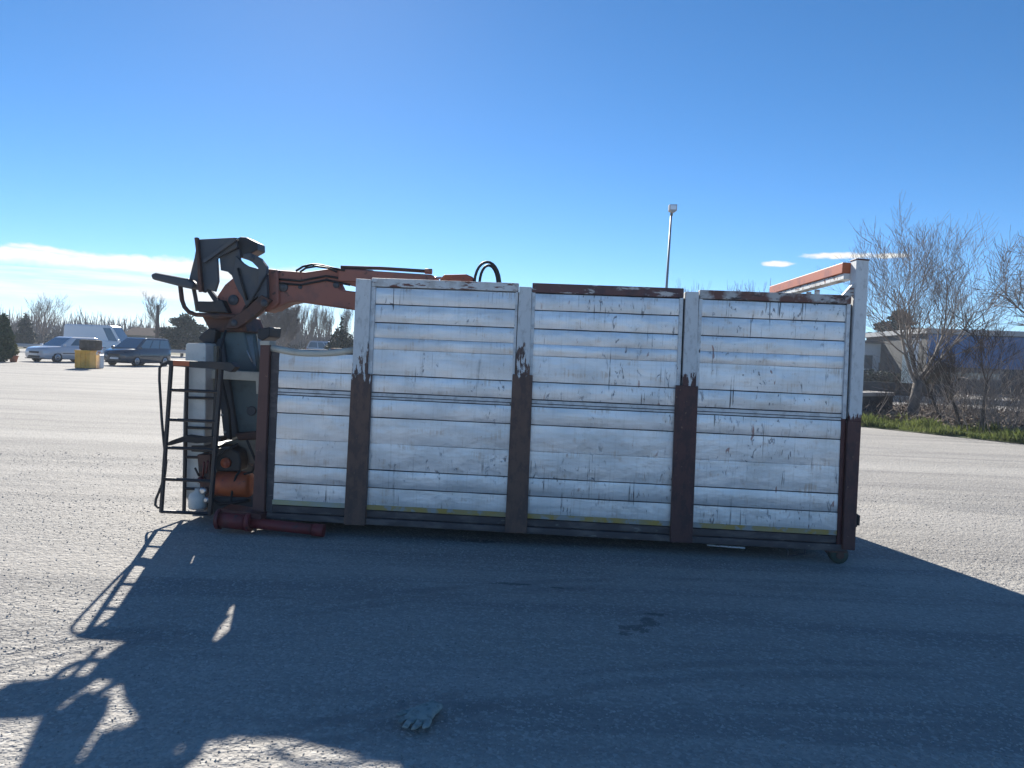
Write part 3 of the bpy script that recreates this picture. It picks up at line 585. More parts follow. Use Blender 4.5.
# cream cross beam and white oil tank
cb = MB().prism(P([(205, 369.5), (213, 369.7), (213, 378.6), (205, 378.2)], .40), .42, .5); cb.prism(P([(222, 370), (259, 372.5), (259, 381), (222, 378.4)], .40), .42, .5)
cp(MB().prism(P([(204.5, 369.2), (259.2, 372.2), (259.2, 381.2), (204.5, 378.3)], .46), .46, .55), 'cross_beam', M_CREAM, .006)
cp(MB().prism(P([(255.5, 380), (259, 380), (258.6, 394), (256, 394)], .45), .455, .54), 'beam_end_plate', M_CREAM, .003)
tk = MB().prism(P([(183.5, 344.5), (185, 343), (202.5, 343), (203.8, 344.5), (203.2, 420), (200, 497), (189, 507.5), (180, 492), (180.5, 420)], .30), .34, .60)
tko = cp(tk, 'oil_tank', M_TANKW, .015)
cp(MB().prism(P([(203.9, 344), (214.8, 346), (214, 372), (208.5, 440), (203.4, 440)], .46), .50, .62), 'tank_bracket', M_BEIGE, .006)
b0 = L(197.5, 509, .25); cp(MB().lathe((b0.x, .25, b0.z), [(.04, 0), (.075, .006), (.082, .03), (.082, .10), (.07, .14), (.03, .165), (.028, .19)], 18), 'oil_bottle', M_TANKW)
# ladder: two frames, rungs, top bar, hand rail, foot strap
D1, D2 = .02, .30
lad = MB(); lad.tube([L(171.5, 362, D1), L(161.2, 512, D1)], .021, 6, smooth=False)
lado = cp(lad, 'ladder', M_BLACK)
def sub(mb, name, m): return mb.build(name, m, lado, 0, off=CO)
sub(MB().tube([L(221.5, 365, D1), L(210.2, 514, D1)], .024, 6, smooth=False), 'rail', M_BLACK)
sub(MB().tube([L(187.2, 365, D2), L(184.0, 513, D2)], .019, 6, smooth=False), 'rail', M_BLACK)
sub(MB().tube([L(217.5, 366, D2), L(208.5, 513, D2)], .018, 6, smooth=False), 'rail', M_BLACK)
def onrail(p0, p1, y): return p0[0] + (p1[0] - p0[0]) * (y - p0[1]) / (p1[1] - p0[1])
for y in (389.8, 419.5, 447.5, 479.0, 511.5):
    sub(MB().tube([L(onrail((171.5, 362), (161.2, 512), y), y, D1), L(onrail((221.5, 365), (210.2, 514), y), y + 2.2, D1)], .016, 6, smooth=False), 'rung', M_BLACK)
for y in (397.5, 427.5, 457, 488.5, 512.5):
    sub(MB().tube([L(onrail((187.2, 365), (184, 513), y), y, D2), L(onrail((217.5, 366), (208.5, 513), y), y + .8, D2)], .014, 6, smooth=False), 'rung', M_BLACK)
for y0, y1, xa in ((363, 365.5, 171.5), (511.5, 512.5, 161.2)):
    sub(MB().tube([L(xa, y0, D1), L(187.2 if y0 < 400 else 184, y1, D2)], .016, 6, smooth=False), 'brace', M_BLACK)
    sub(MB().tube([L(221.5 if y0 < 400 else 210.2, y0 + 2.5, D1), L(217.5 if y0 < 400 else 208.5, y1 + .8, D2)], .016, 6, smooth=False), 'brace', M_BLACK)
tb = MB().prism(P([(166, 361.5), (171, 360.3), (232, 362.5), (236, 367), (231, 372), (222, 369.5), (171, 366.0)], D1), D1 - .02, D1 + .10); sub(tb, 'top_step', M_BLACK)
sub(MB().prism(P([(174.5, 360.4), (190.5, 361), (190.5, 366.2), (174.5, 365.4)], D1), D1 - .026, D1 - .0205), 'grip_plate', M_ORANGE)
sub(MB().tube([L(168, 362.5, D1), L(162.5, 364.0, D1), L(159.6, 368, D1), L(159.4, 380, D1), L(161.8, 420, D1), L(164.0, 444, D1), L(166.2, 462, D1), L(165.0, 474, D1), L(161.0, 487, D1), L(156.0, 499, D1), L(155.2, 505, D1), L(158, 507.5, D1), L(163, 507, D1)], .012, 8), 'hand_rail', M_BLACK)
sub(MB().prism(P([(165, 444.5), (172, 440.5), (186, 435.5), (200, 437.5), (222, 436.5), (222, 441.5), (198, 443.2), (184, 441.5), (168, 446.0)], .12), .1, .22), 'foot_strap', M_RUBBER)
# pump, reservoir, gearbox, valves, hoses
a0, a1 = L(213.5, 483.5, .32), L(255, 486.5, .32)
cp(MB().lathe((a0.x, .36, a0.z), [(.06, 0), (.10, .008), (.118, .03), (.118, .32), (.10, .345), (.06, .35)], 20, 'x'), 'air_cylinder', M_ORANGE)
cp(MB().prism(P([(214, 449), (230, 448), (238, 453), (240, 462), (239, 472), (216, 472), (212, 466)], .3), .32, .5), 'pump_housing', M_BLACK, .015)
c = L(225.5, 463, .3); cp(MB().lathe((c.x, .30, c.z), [(.014, -.02), (.018, -.012), (.042, -.010), (.048, 0), (.048, .02)], 20, 'y'), 'pump_cover', M_ORANGE)
cp(MB().prism(P([(214, 445), (231, 440.5), (250, 438), (258, 440), (258, 471), (243, 467), (240, 452), (231, 447)], .42), .52, .9), 'gear_case', M_BEIGE, .03)
cp(MB().prism(P([(232, 434), (258, 432), (260, 440), (236, 441)], .45), .5, 1.0), 'turntable', M_RUSTD, .01)
vb = cp(MB().prism(P([(196, 455), (209, 455), (209, 500), (200, 502)], .22), .24, .34), 'valve_block', M_RUSTD, .006)
for (x0, y0, x1, y1, m) in ((199, 476, 195, 468, M_BLACK), (203, 476, 204, 462, M_JACK), (206, 473, 208, 461, M_JACK)):
    MB().tube([L(x0, y0, .2), L(x1, y1, .16)], .009, 6).build('lever', m, vb, off=CO)
for (x, y, r) in ((203, 491, .035), (206, 500, .03), (200, 480, .028)):
    c = L(x, y, .2); MB().lathe((c.x, .2, c.z), [(r * .5, -.01), (r, 0), (r, .04)], 14, 'y').build('valve_knob', M_JACK if y < 485 else M_CHROME, vb, off=CO)
for pts, r in (([(241, 470), (236, 476), (233, 486), (231, 500), (233, 510)], .011), ([(215, 474), (210, 480), (206, 490), (208, 503)], .012), ([(247, 440), (252, 452), (256, 462), (252, 472), (244, 474)], .012),
               ([(212, 500), (220, 504), (234, 503), (250, 500)], .016), ([(238, 444), (226, 450), (214, 458), (206, 470)], .011)):
    cp(MB().tube([L(x, y, .26) for x, y in pts], r, 8), 'hose', M_RUBBER)
cp(MB().prism(P([(210, 436), (259, 438), (259, 505), (212, 505)], .95), .95, .985), 'gap_shade_plate', M_DKGREY, .004)  # dark plate added to block bright gaps behind the machinery
sb = MB().prism(P([(212, 497), (258, 497), (258, 516), (213, 515)], .36), .36, 1.4); cp(sb, 'subframe', M_DKGREY, .01)
cp(MB().prism(P([(190, 446), (216, 446), (216, 453), (190, 452)], .3), .32, .8), 'support_arm', M_BLACK, .006)
# stabiliser leg lying low in front of the frame
DJ = -.13
j0, j1, j2, j3, j4 = L(219, 519, DJ), L(247, 522, DJ), L(249, 522.5, DJ), L(313, 529.5, DJ), L(324, 530.5, DJ)
jk = MB().tube([j0, j1], .072, 18); jo = cp(jk, 'stabiliser_leg', M_JACK)
jo['label'] = 'red stabiliser leg folded flat above the gravel'
for p, q, r in ((j0 - Vector((.012, 0, 0)), j0 + Vector((.02, 0, 0)), .088), (j1, j1 + Vector((.04, 0, 0)), .082), (j3, j4, .055)):
    MB().cyl(p, q, r, 18).build('collar', M_JACK, jo, off=CO)
MB().tube([j2, j3], .047, 16).build('inner_tube', M_JACK, jo, off=CO)
MB().prism(P([(222, 508), (262, 514), (262, 520), (222, 516)], DJ), DJ - .02, .05).build('leg_bracket', M_RED_D, jo, off=CO)

# ------------------------------------------------------------------ a dropped work glove
def glove():
    g = ground(419, 726); wr = ground(434, 712); tip = ground(405, 738)
    ax = (tip - wr); ln = ax.length; ax.normalize(); sd_ = Vector((-ax.y, ax.x, 0))
    me = bpy.data.meshes.new('work_glove'); V = []; E = []; RAD = []
    def add(u, s, r, z=.012, prev=None):
        V.append(wr + ax * (u * ln) + sd_ * (s * ln) + Vector((0, 0, z))); RAD.append(r * ln)
        if prev is not None: E.append((prev, len(V) - 1))
        return len(V) - 1
    pm = add(.32, 0, .20); cuff = add(.05, 0, .165, .014, pm); add(-.10, .01, .185, .016, cuff); kn = add(.50, 0, .215, .016, pm)
    for s, l, r, z in ((-.21, .80, .056, .012), (-.07, .93, .062, .02), (.07, .90, .062, .014), (.20, .80, .058, .018)):
        b_ = add(.60, s * .95, r * 1.25, .014, kn); mid = add(.60 + (l - .6) * .55, s * 1.1, r * 1.05, z, b_); add(l, s * 1.2 + random.uniform(-.02, .02), r * .85, .01, mid)
    t1 = add(.36, -.26, .07, .014, pm); t2 = add(.50, -.36, .062, .014, t1); add(.60, -.40, .05, .01, t2)
    me.from_pydata(V, E, [])
    o = bpy.data.objects.new('work_glove', me); C.objects.link(o)
    sk = o.modifiers.new('skin', 'SKIN'); sk.use_smooth_shade = True
    for i, v in enumerate(me.skin_vertices[0].data): v.radius = (RAD[i], RAD[i] * 1.0)
    me.skin_vertices[0].data[0].use_root = True
    ss = o.modifiers.new('sub', 'SUBSURF'); ss.levels = ss.render_levels = 2
    me.materials.append(mat('glove_fabric', (.34, .38, .35), .9, c2=(.22, .25, .23), scale=30, bump=.6, bscale=120, bdist=.004))
    dg = bpy.context.evaluated_depsgraph_get(); m2 = bpy.data.meshes.new_from_object(o.evaluated_get(dg)); o.modifiers.clear(); o.data = m2
    co_ = np.empty(len(m2.vertices) * 3, np.float32); m2.vertices.foreach_get('co', co_); co_ = co_.reshape(-1, 3)
    co_[:, 2] = .004 + np.clip((co_[:, 2] + .05) * .42, 0, .05); co_[:, 2] += .004 * np.sin(co_[:, 0] * 130) * np.cos(co_[:, 1] * 110)
    m2.vertices.foreach_set('co', co_.ravel()); m2.update()
    tag(o, 'flattened grey-green work glove lying on the shaded gravel in the foreground', 'glove')
glove()

# ------------------------------------------------------------------ vehicles
M_GLASS = mat('car_glass', (.07, .12, .15), .06, 0, spec=1.0, coat=1.)
M_TYRE = mat('tyre_rubber', (.015, .015, .016), .8)
M_RIM = mat('wheel_rim', (.45, .46, .48), .35, .8)
M_LAMP = mat('headlight_lens', (.75, .78, .8), .12, .2)
M_TAIL = mat('tail_light_lens', (.4, .02, .02), .2)
M_PLATE = mat('number_plate', (.8, .8, .78), .4)
M_PLAST = mat('black_plastic', (.02, .021, .023), .5)
def vehicle(name, label, cat, loc, rz, paint, Lg, Wd, H, hood, belt, nose, cab, group, side_glass=True, wheel_r=.30, wb=(.19, .80), windows=None, plate=M_PLATE, ride=.17):
    """front at +x.  hood: list of (x/L, z) for the lower body's upper edge from rear to front;  cab: (rear base, rear top, front top, front base) x/L"""
    o = thing(name, label, cat, loc, rz, group); X = lambda f: (f - .5) * Lg
    # lower body: cross sections across the width, bulging at the sides and narrowing at the ends
    prof_top = hood
    stations = [0, .03, .08, .16, .3, .5, .7, .84, .92, .97, 1.0]
    def topz(f):
        for (fa, za), (fb, zb) in zip(prof_top, prof_top[1:]):
            if fa <= f <= fb: return za + (zb - za) * (f - fa) / max(fb - fa, 1e-6)
        return prof_top[-1][1]
    vs = []; n = 10
    for f in stations:
        e = min(f, 1 - f); nw = Wd / 2 * (.80 + .20 * min(1, (e / .10)) ** .6); zt = topz(f); zl = ride + .10 * max(0, 1 - e / .05)
        zm = (zl + zt) / 2
        half = [(nw * .86, zl), (nw * .97, zl + .06), (nw, zm), (nw * .975, zt - .08), (nw * .90, zt)]
        for y, z in half: vs.append((X(f), y, z))
        for y, z in half[::-1]: vs.append((X(f), -y, z))
    fs = [(i * n + k, (i + 1) * n + k, (i + 1) * n + (k + 1) % n, i * n + (k + 1) % n) for i in range(len(stations) - 1) for k in range(n)]
    fs += [tuple(range(n)), tuple(range((len(stations) - 1) * n, len(stations) * n))]
    MB().add(vs, fs, True).build('body', paint, o)
    # greenhouse
    rb, rt, ft, fb = cab; wb_ = Wd / 2 * .90; wt_ = Wd / 2 * .74
    def ring(xa, xb, wy, z): return [(X(xa), -wy, z), (X(xb), -wy, z), (X(xb), wy, z), (X(xa), wy, z)]
    zr = topz(rb) - .015; zf = topz(fb) - .015
    low = [(X(rb), -wb_, zr), (X(fb), -wb_, zf), (X(fb), wb_, zf), (X(rb), wb_, zr)]
    mid = ring(rt - .01, ft + .015, wt_ + .015, H - .06); top = ring(rt + .03, ft - .03, wt_ - .06, H)
    vs = low + mid + top
    fs = [(i, (i + 1) % 4, (i + 1) % 4 + 4, i + 4) for i in range(4)] + [(i + 4, (i + 1) % 4 + 4, (i + 1) % 4 + 8, i + 8) for i in range(4)] + [(8, 9, 10, 11)]
    g = MB().add(vs, fs, False).build('cabin', paint, o, .03 if side_glass else .14)
    def face_quad(A, B, Cc, D, u0, u1, v0, v1, off):
        A, B, Cc, D = map(Vector, (A, B, Cc, D))
        def pt(u, v): return A.lerp(B, u).lerp(D.lerp(Cc, u), v)
        nrm = (B - A).cross(D - A).normalized()
        ctr = Vector((0, 0, (H + belt) / 2))
        if nrm.dot(A.lerp(Cc, .5) - ctr) < 0: nrm = -nrm
        q = [pt(u0, v0), pt(u1, v0), pt(u1, v1), pt(u0, v1)]
        vv = [p + nrm * off for p in q] + [p - nrm * .004 for p in q]
        return MB().add(vv, [(0, 1, 2, 3), (7, 6, 5, 4), (0, 4, 5, 1), (1, 5, 6, 2), (2, 6, 7, 3), (3, 7, 4, 0)])
    face_quad(low[1], low[2], mid[2], mid[1], .06, .94, .06, .94, .008).build('windscreen', M_GLASS, o)
    if side_glass: face_quad(low[0], low[3], mid[3], mid[0], .08, .92, .25, .92, .008).build('rear_window', M_GLASS, o)
    for (u0, u1, v0) in (windows or ((.06, .36, .12), (.39, .64, .10), (.67, .93, .08))):
        for s in (0, 1):
            A, B, Cc, D = (low[0], low[1], mid[1], mid[0]) if s == 0 else (low[3], low[2], mid[2], mid[3])
            face_quad(A, B, Cc, D, u0, u1, v0, .90, .008).build('side_window', M_GLASS, o)
    # wheels
    for fx in wb:
        for s in (-1, 1):
            y0 = s * Wd / 2 * .985
            MB().lathe((X(fx), y0 - s * .10, wheel_r + .02), [(wheel_r + .05, 0), (wheel_r + .05, s * .09)], 20, 'y').build('wheel_arch', M_PLAST, o)
            wo_ = MB().lathe((X(fx), y0 - s * .17, wheel_r), [(wheel_r * .6, 0), (wheel_r * .97, 0), (wheel_r, s * .03), (wheel_r, s * .15), (wheel_r * .96, s * .18), (wheel_r * .66, s * .182)], 22, 'y').build('wheel', M_TYRE, o)
            MB().lathe((X(fx), y0 + s * .006, wheel_r), [(wheel_r * .65, 0), (wheel_r * .62, s * .012), (wheel_r * .2, s * .004), (wheel_r * .15, s * .02)], 14, 'y').build('rim', M_RIM, wo_)
    nz = topz(.985)
    for s in (-1, 1):
        y = s * Wd / 2 * .62
        MB().add([(X(.985), y - .19, nz - .22), (X(.985) + .035, y + .17 if s < 0 else y - .17, nz - .2), (X(.96), y + s * .24, nz - .08), (X(.93), y - s * .1, nz - .02),
                  (X(.9), y - .19, nz - .22), (X(.9), y, nz - .2), (X(.9), y + s * .22, nz - .08), (X(.9), y - s * .1, nz - .04)],
                 [(0, 1, 2, 3), (4, 7, 6, 5), (0, 4, 5, 1), (1, 5, 6, 2), (2, 6, 7, 3), (3, 7, 4, 0)]).build('headlight', M_LAMP, o)
        MB().cbox((X(.012), s * Wd / 2 * .68, belt - .12), (.06, .2, .3)).build('tail_light', M_TAIL, o, .01)
        MB().cbox((X(cab[3] - .035), s * (Wd / 2 + .06), belt + .07), (.10, .16, .13)).build('mirror', paint, o, .02)
        MB().box((X(.30), s * Wd / 2 * 1.0 - .006, belt * .55), (X(.72), s * Wd / 2 * 1.0 + .012, belt * .55 + .045)).build('side_moulding', M_PLAST, o)
    MB().box((X(1) - .08, -Wd * .26, ride + .10), (X(1) + .022, Wd * .26, ride + .20)).build('lower_grille', M_PLAST, o, .01)
    MB().box((X(1) - .08, -Wd * .22, nz - .24), (X(1) + .020, Wd * .22, nz - .13)).build('grille', M_PLAST, o, .01)
    MB().box((X(1) - .02, -.26, ride + .215), (X(1) + .032, .26, ride + .315)).build('number_plate', plate, o)
    MB().box((X(1) - .12, -Wd * .40, ride + .01), (X(1) + .03, Wd * .40, ride + .055)).build('bumper_lip', M_PLAST, o, .01)
    return o
M_CARW = mat('silver_white_car_paint', (.62, .65, .70), .22, .15, coat=.6)
M_CARB = mat('dark_blue_car_paint', (.016, .045, .075), .2, .2, coat=.7)
M_VANW = mat('white_van_paint', (.82, .83, .84), .35, coat=.3)
M_CARS = mat('silver_car_paint', (.6, .61, .63), .25, .5, coat=.5)
def at_ground(px, py): p = ground(px, py); return (p.x, p.y, 0)
def face(v): return math.atan2(v[1], v[0])
hatch = [(0, .82), (.02, .95), (.3, .94), (.66, .95), (.74, .95), (.90, .87), (.97, .80), (1, .70)]
vehicle('parked_car', 'silver-white hatchback parked facing left behind the yellow crate', 'car', at_ground(65.5, 361.9), face((-.33, -.945)), M_CARW, 4.15, 1.72, 1.52, hatch, .93, None, (.03, .10, .53, .74), 'parked vehicles', windows=((.10, .40, .15), (.43, .80, .12)))
mpv = [(0, .85), (.02, 1.02), (.3, 1.0), (.7, 1.01), (.79, 1.01), (.92, .92), (.98, .84), (1, .74)]
vehicle('parked_car', 'dark blue minivan parked facing left, nearest vehicle to the crane', 'car', at_ground(138.5, 365.6), face((-.208, -.978)), M_CARB, 4.0, 1.70, 1.64, mpv, .98, None, (.015, .06, .56, .79), 'parked vehicles')
van = [(0, 1.25), (.02, 1.30), (.6, 1.30), (.78, 1.30), (.90, 1.22), (.97, 1.05), (1, .8)]
vn = vehicle('parked_van', 'white panel van with a tall cargo body standing behind the cars', 'van', (atY(99.5, 340, 62).x, 62, 0), face((1, -.03)), M_VANW, 5.0, 1.95, 2.50, van, 1.28, None, (.005, .012, .76, .955), 'parked vehicles', side_glass=False, wheel_r=.34, wb=(.2, .80), windows=((.80, .955, .14),), ride=.25)
pp = atY(329, 345, 72)
vehicle('parked_car', 'silver car behind the container, only its roof and windows showing', 'car', (pp.x, 72, 0), face((.98, -.1)), M_CARS, 4.0, 1.75, 2.02, [(f, z + .30) for f, z in mpv], 1.28, None, (.02, .10, .56, .80), 'parked vehicles', wheel_r=.33)

# yellow crate, sack, jugs, pot plant
g = ground(85.5, 368.5)
cr_o = thing('yellow_crate', 'bright yellow square crate on the gravel between the two cars', 'crate', g, R(6))
M_YCR = mat('yellow_plastic', (.80, .42, .05), .5, c2=(.66, .34, .04), scale=3)
MB().box((-.36, -.34, .03), (.36, .34, .88)).build('crate_body', M_YCR, cr_o, .02)
MB().box((-.385, -.365, .82), (.385, .365, .91)).build('rim', M_YCR, cr_o, .015)
for x in (-.33, -.11, .11, .33): MB().box((x - .025, -.37, .04), (x + .025, -.335, .82)).build('rib', M_YCR, cr_o, .006)
for x in (-.25, .25): MB().box((x - .08, -.37, 0), (x + .08, .34, .035)).build('foot', M_DKGREY, cr_o)
sk = MB().box((-.42, -.30, 0), (.46, .32, .52)); so = sk.build('bale', mat('brown_bale', (.085, .07, .055), .9, c2=(.13, .11, .09), scale=5, bump=.8, bscale=14, bdist=.05), None, .09, loc=(g.x + .16, g.y + .1, .912))
tag(so, 'dark brown squarish bale lying on top of the yellow crate', 'bale')
jg = ground(98.8, 368.3); jt = thing('canister', 'pale translucent white canister standing against the yellow crate', 'canister', jg)
M_JUG = mat('milky_plastic', (.55, .60, .64), .4)
jm = MB().box((-.17, -.2, 0), (.17, .2, .70)); jo2 = jm.build('canister_body', M_JUG, jt, .05); MB().lathe((0, 0, .70), [(.10, 0), (.06, .06), (.06, .10)], 12).build('neck', M_JUG, jt); MB().lathe((0, 0, .80), [(.07, 0), (.07, .05)], 12).build('cap', M_JACK, jt)
# ------------------------------------------------------------------ plants
M_BARK = mat('grey_bark', (.17, .145, .125), .9, c2=(.10, .085, .075), scale=14, stretch=(1, 1, .3), bump=.6, bscale=20, bdist=.02)
M_TWIG = mat('winter_twigs', (.22, .185, .165), .85, c2=(.30, .255, .225), scale=2)
M_LIMB = mat('sunlit_limb_bark', (.30, .265, .235), .9, c2=(.19, .165, .145), scale=9, bump=.5, bscale=20, bdist=.01)  # limb bark lightened, the sun on the limbs put into its colour
M_TWIGD = mat('dark_twigs', (.055, .042, .036), .9, c2=(.09, .065, .05), scale=2)
M_TWIGF = mat('far_twigs', (.22, .185, .16), .9, c2=(.16, .135, .12), scale=.5)
def tubes_np(segs, n=3):
    """segs: list of (p0, p1, r0, r1) -> one array mesh of open tapered sticks"""
    A = np.array([[*s[0], *s[1], s[2], s[3]] for s in segs], float)
    p0, p1, ra, rb_ = A[:, :3], A[:, 3:6], A[:, 6], A[:, 7]
    d = p1 - p0; d /= np.linalg.norm(d, axis=1, keepdims=True) + 1e-9
    up = np.where(np.abs(d[:, 2:3]) > .9, np.array([[1., 0, 0]]), np.array([[0, 0, 1.]]))
    x = np.cross(d, up); x /= np.linalg.norm(x, axis=1, keepdims=True); y = np.cross(x, d)
    ang = np.arange(n) * 2 * np.pi / n
    ring = x[:, None] * np.cos(ang)[None, :, None] + y[:, None] * np.sin(ang)[None, :, None]
    V = np.concatenate([p0[:, None] + ring * ra[:, None, None], p1[:, None] + ring * rb_[:, None, None]], 1).reshape(-1, 3)
    k = np.arange(n); f = np.stack([k, (k + 1) % n, (k + 1) % n + n, k + n], 1)
    Fc = (f[None] + (2 * n) * np.arange(len(A))[:, None, None]).reshape(-1, 4)
    return V, Fc
def grow(rnd, p, d, ln, r, lvl, segs, upb, spread, kids, shrink, wig=.10, minr=.004):
    steps = 5 if lvl > 0 else 4; pts = [p]; q = Vector(p); dd = Vector(d).normalized()
    st = ln / steps; r0_ = r
    for i in range(steps):
        dd = (dd + Vector((rnd.gauss(0, wig), rnd.gauss(0, wig), rnd.gauss(0, wig * .7) + upb))).normalized()
        nq = q + dd * st; ra = r0_ * (1 - .16 * i * 5 / steps * .9); rb_ = r0_ * (1 - .16 * (i + 1) * 5 / steps * .9)
        segs.append((tuple(q), tuple(nq), max(ra, minr), max(rb_, minr * .7)))
        if lvl > 0 and i >= 1:
            for _ in range(kids if i < steps - 1 else kids + 1):
                side = Vector((rnd.gauss(0, 1), rnd.gauss(0, 1), rnd.gauss(0, .6))); side -= side.dot(dd) * dd; side.normalize()
                nd = dd * math.cos(spread) + side * math.sin(spread) * rnd.uniform(.7, 1.2)
                grow(rnd, tuple(nq), nd, ln * shrink * rnd.uniform(.7, 1.2), rb_ * .62, lvl - 1, segs, upb * 1.15, spread, kids, shrink, wig, minr)
        q = nq
def tree_bare(name, label, loc, height, seed, limbs=5, levels=3, trunk_r=.14, fork=.28, lean=(0, 0), kids=2, upb=.16, spread=.6, open_=.8, mt=M_TWIG, mb_=M_BARK, group=None, minr=.005, shrink=.55, cat='tree', limb_len=None):
    rnd = random.Random(seed); o = thing(name, label, cat, loc, 0, group)
    fk = height * fork; tip = Vector((lean[0] * fk, lean[1] * fk, fk))
    MB().tube([(0, 0, -.05), (tip.x * .2, tip.y * .2, fk * .12), (tip.x * .5, tip.y * .5, fk * .5), tuple(tip)], [trunk_r * 1.35, trunk_r * 1.05, trunk_r * .95, trunk_r * .85], 10).build('trunk', mb_, o)
    segs = []
    ll = limb_len or (height - fk) * .62
    for k in range(limbs):
        t = 2 * math.pi * (k + rnd.uniform(-.3, .3)) / limbs
        q_ = open_ * rnd.uniform(.35, 1.0); d = Vector((math.cos(t) * q_, math.sin(t) * q_, 1)).normalized()
        grow(rnd, tuple(tip - Vector((0, 0, rnd.uniform(0, fk * .25)))), d, ll * rnd.uniform(.8, 1.1), trunk_r * .38, levels, segs, upb, spread, kids, shrink, minr=minr)
    # fit to the stated height
    zm = sorted(s[1][2] for s in segs)[int(len(segs) * .998)]; k = (height - fk) / max(zm - fk, .1)
    def fit(p): return (p[0], p[1], fk + (p[2] - fk) * k if p[2] > fk else p[2])
    segs = [(fit(s[0]), fit(s[1]), s[2], s[3]) for s in segs]
    big = [q_ for q_ in segs if q_[2] > trunk_r * .13]; segs = [q_ for q_ in segs if q_[2] <= trunk_r * .13]
    V, Fc = tubes_np(big, 6); c = bare('limbs', V, Fc, M_LIMB if minr < .008 and mt is M_TWIG else mt, True); c.parent = o
    V, Fc = tubes_np(segs, 4 if minr < .008 else 3); c = bare('crown', V, Fc, mt, True); c.parent = o
    return o
def leaf_cloud(centres, n, size, rnd, squash=1.):
    """many small leaf faces spread through blobs (cx, cy, cz, rx, ry, rz)"""
    C_ = np.array(centres); wt = C_[:, 3] * C_[:, 4] * C_[:, 5]; idx = rnd.choice(len(C_), n, p=wt / wt.sum())
    u = rnd.standard_normal((n, 3)); u /= np.linalg.norm(u, axis=1, keepdims=True); u *= (rnd.random((n, 1)) ** .45)
    p = C_[idx, :3] + u * C_[idx, 3:6]
    a_ = rnd.standard_normal((n, 3)); a_ /= np.linalg.norm(a_, axis=1, keepdims=True); b_ = np.cross(a_, rnd.standard_normal((n, 3))); b_ /= np.linalg.norm(b_, axis=1, keepdims=True)
    s = size * (.5 + rnd.random((n, 1)))
    V = np.stack([p - a_ * s, p + b_ * s * .5, p + a_ * s, p - b_ * s * .5], 1).reshape(-1, 3)
    return V, np.arange(4 * n).reshape(-1, 4)
M_LEAFD = mat('dark_conifer_leaf', (.025, .042, .028), .8, c2=(.045, .065, .035), scale=1.5)
M_LEAFG = mat('evergreen_leaf', (.04, .075, .03), .7, c2=(.07, .10, .04), scale=2)
def conifer(name, label, loc, height, width, seed, tiers, group=None, leaf=.12, n=5000, cat='tree', m=M_LEAFD):
    rnd = np.random.default_rng(seed); o = thing(name, label, cat, loc, 0, group)
    MB().tube([(0, 0, -.05), (0, 0, height * .5), (0, 0, height * .95)], [.16, .11, .03], 8).build('trunk', M_BARK, o)
    V, Fc = leaf_cloud(tiers(rnd), n, leaf, rnd); c = bare('crown', V, Fc, m); c.parent = o
    return o
# main bare tree on the right, behind the grass verge
g = ground(911, 421.5)
tree_bare('bare_tree', 'tall leafless tree with a forked grey trunk behind the grass verge', g, 6.4, 11, limbs=6, levels=3, trunk_r=.17, fork=.21, lean=(.12, 0), kids=2, upb=.10, spread=.72, open_=1.15, minr=.0038, shrink=.56)
# tree whose branches reach in from beyond the right edge
e = atY(1068, 400, 22)
tree_bare('bare_tree', 'leafless tree at the right edge, only its budding branches in view', (e.x, 22, 0), 6.0, 23, limbs=6, levels=2, trunk_r=.16, fork=.55, kids=3, upb=.04, spread=.75, open_=2.0, minr=.006, limb_len=2.0)
# thin dark multi stem saplings
for i, (px, py, h, sd2, lb, ln_) in enumerate(((992, 437, 3.4, 5, 'thin dark sapling with upright twigs beside the grass verge', (.05, 0)), (974, 434, 2.6, 6, 'leaning thin sapling stem left of the upright dark sapling', (-.35, .1)), (955, 430, 2.5, 8, 'leaning dark stems nearest the tall leafless tree', (-.45, .1)))):
    g = ground(px, py)
    tree_bare('sapling', lb, (g.x, g.y + .5, 0), h, 40 + sd2, limbs=4, levels=2, trunk_r=.045, fork=.4, lean=ln_, kids=2, upb=.1, spread=.6, open_=.5, mt=M_TWIGD, mb_=M_TWIGD, minr=.005, cat='sapling', group='saplings by the verge')
def thicket(name, label, loc, rx, ry, h, n, seed, m=M_TWIG, r=.007, group=None):
    rnd = random.Random(seed); segs = []
    for i in range(n):
        a_ = rnd.uniform(0, 6.283); q = rnd.random() ** .5; p = Vector((rx * q * math.cos(a_), ry * q * math.sin(a_), 0)); hh = h * rnd.uniform(.45, 1) * (1 - .35 * q)
        d = Vector((math.cos(a_) * q * .5 + rnd.gauss(0, .25), math.sin(a_) * q * .5 + rnd.gauss(0, .25), 1)).normalized()
        grow(rnd, tuple(p), d, hh, r * 1.5, 1, segs, .02, .6, 2, .45, .16, r * .6)
    V, Fc = tubes_np(segs, 3); o = bare(name, V, Fc, m, True); o.location = loc
    return tag(o, label, 'bush', group)
g = ground(1016, 440)
thicket('bramble_bush', 'dense brown leafless bush at the right edge behind the verge', (g.x + .7, g.y + 1.2, 0), 1.6, .9, 2.6, 110, 3)
g = ground(948, 418)
thicket('bramble_bush', 'low tangle of dry brown twigs under the leafless tree', (g.x + .6, g.y + 1, 0), 2.2, 1.0, 1.0, 60, 4)

g = ground(990, 428)
thicket('bramble_bush', 'tall dark scrub screening the blue hall behind the saplings', (g.x + .8, g.y + 2.4, 0), 2.8, .9, 2.6, 150, 14, M_TWIGD)
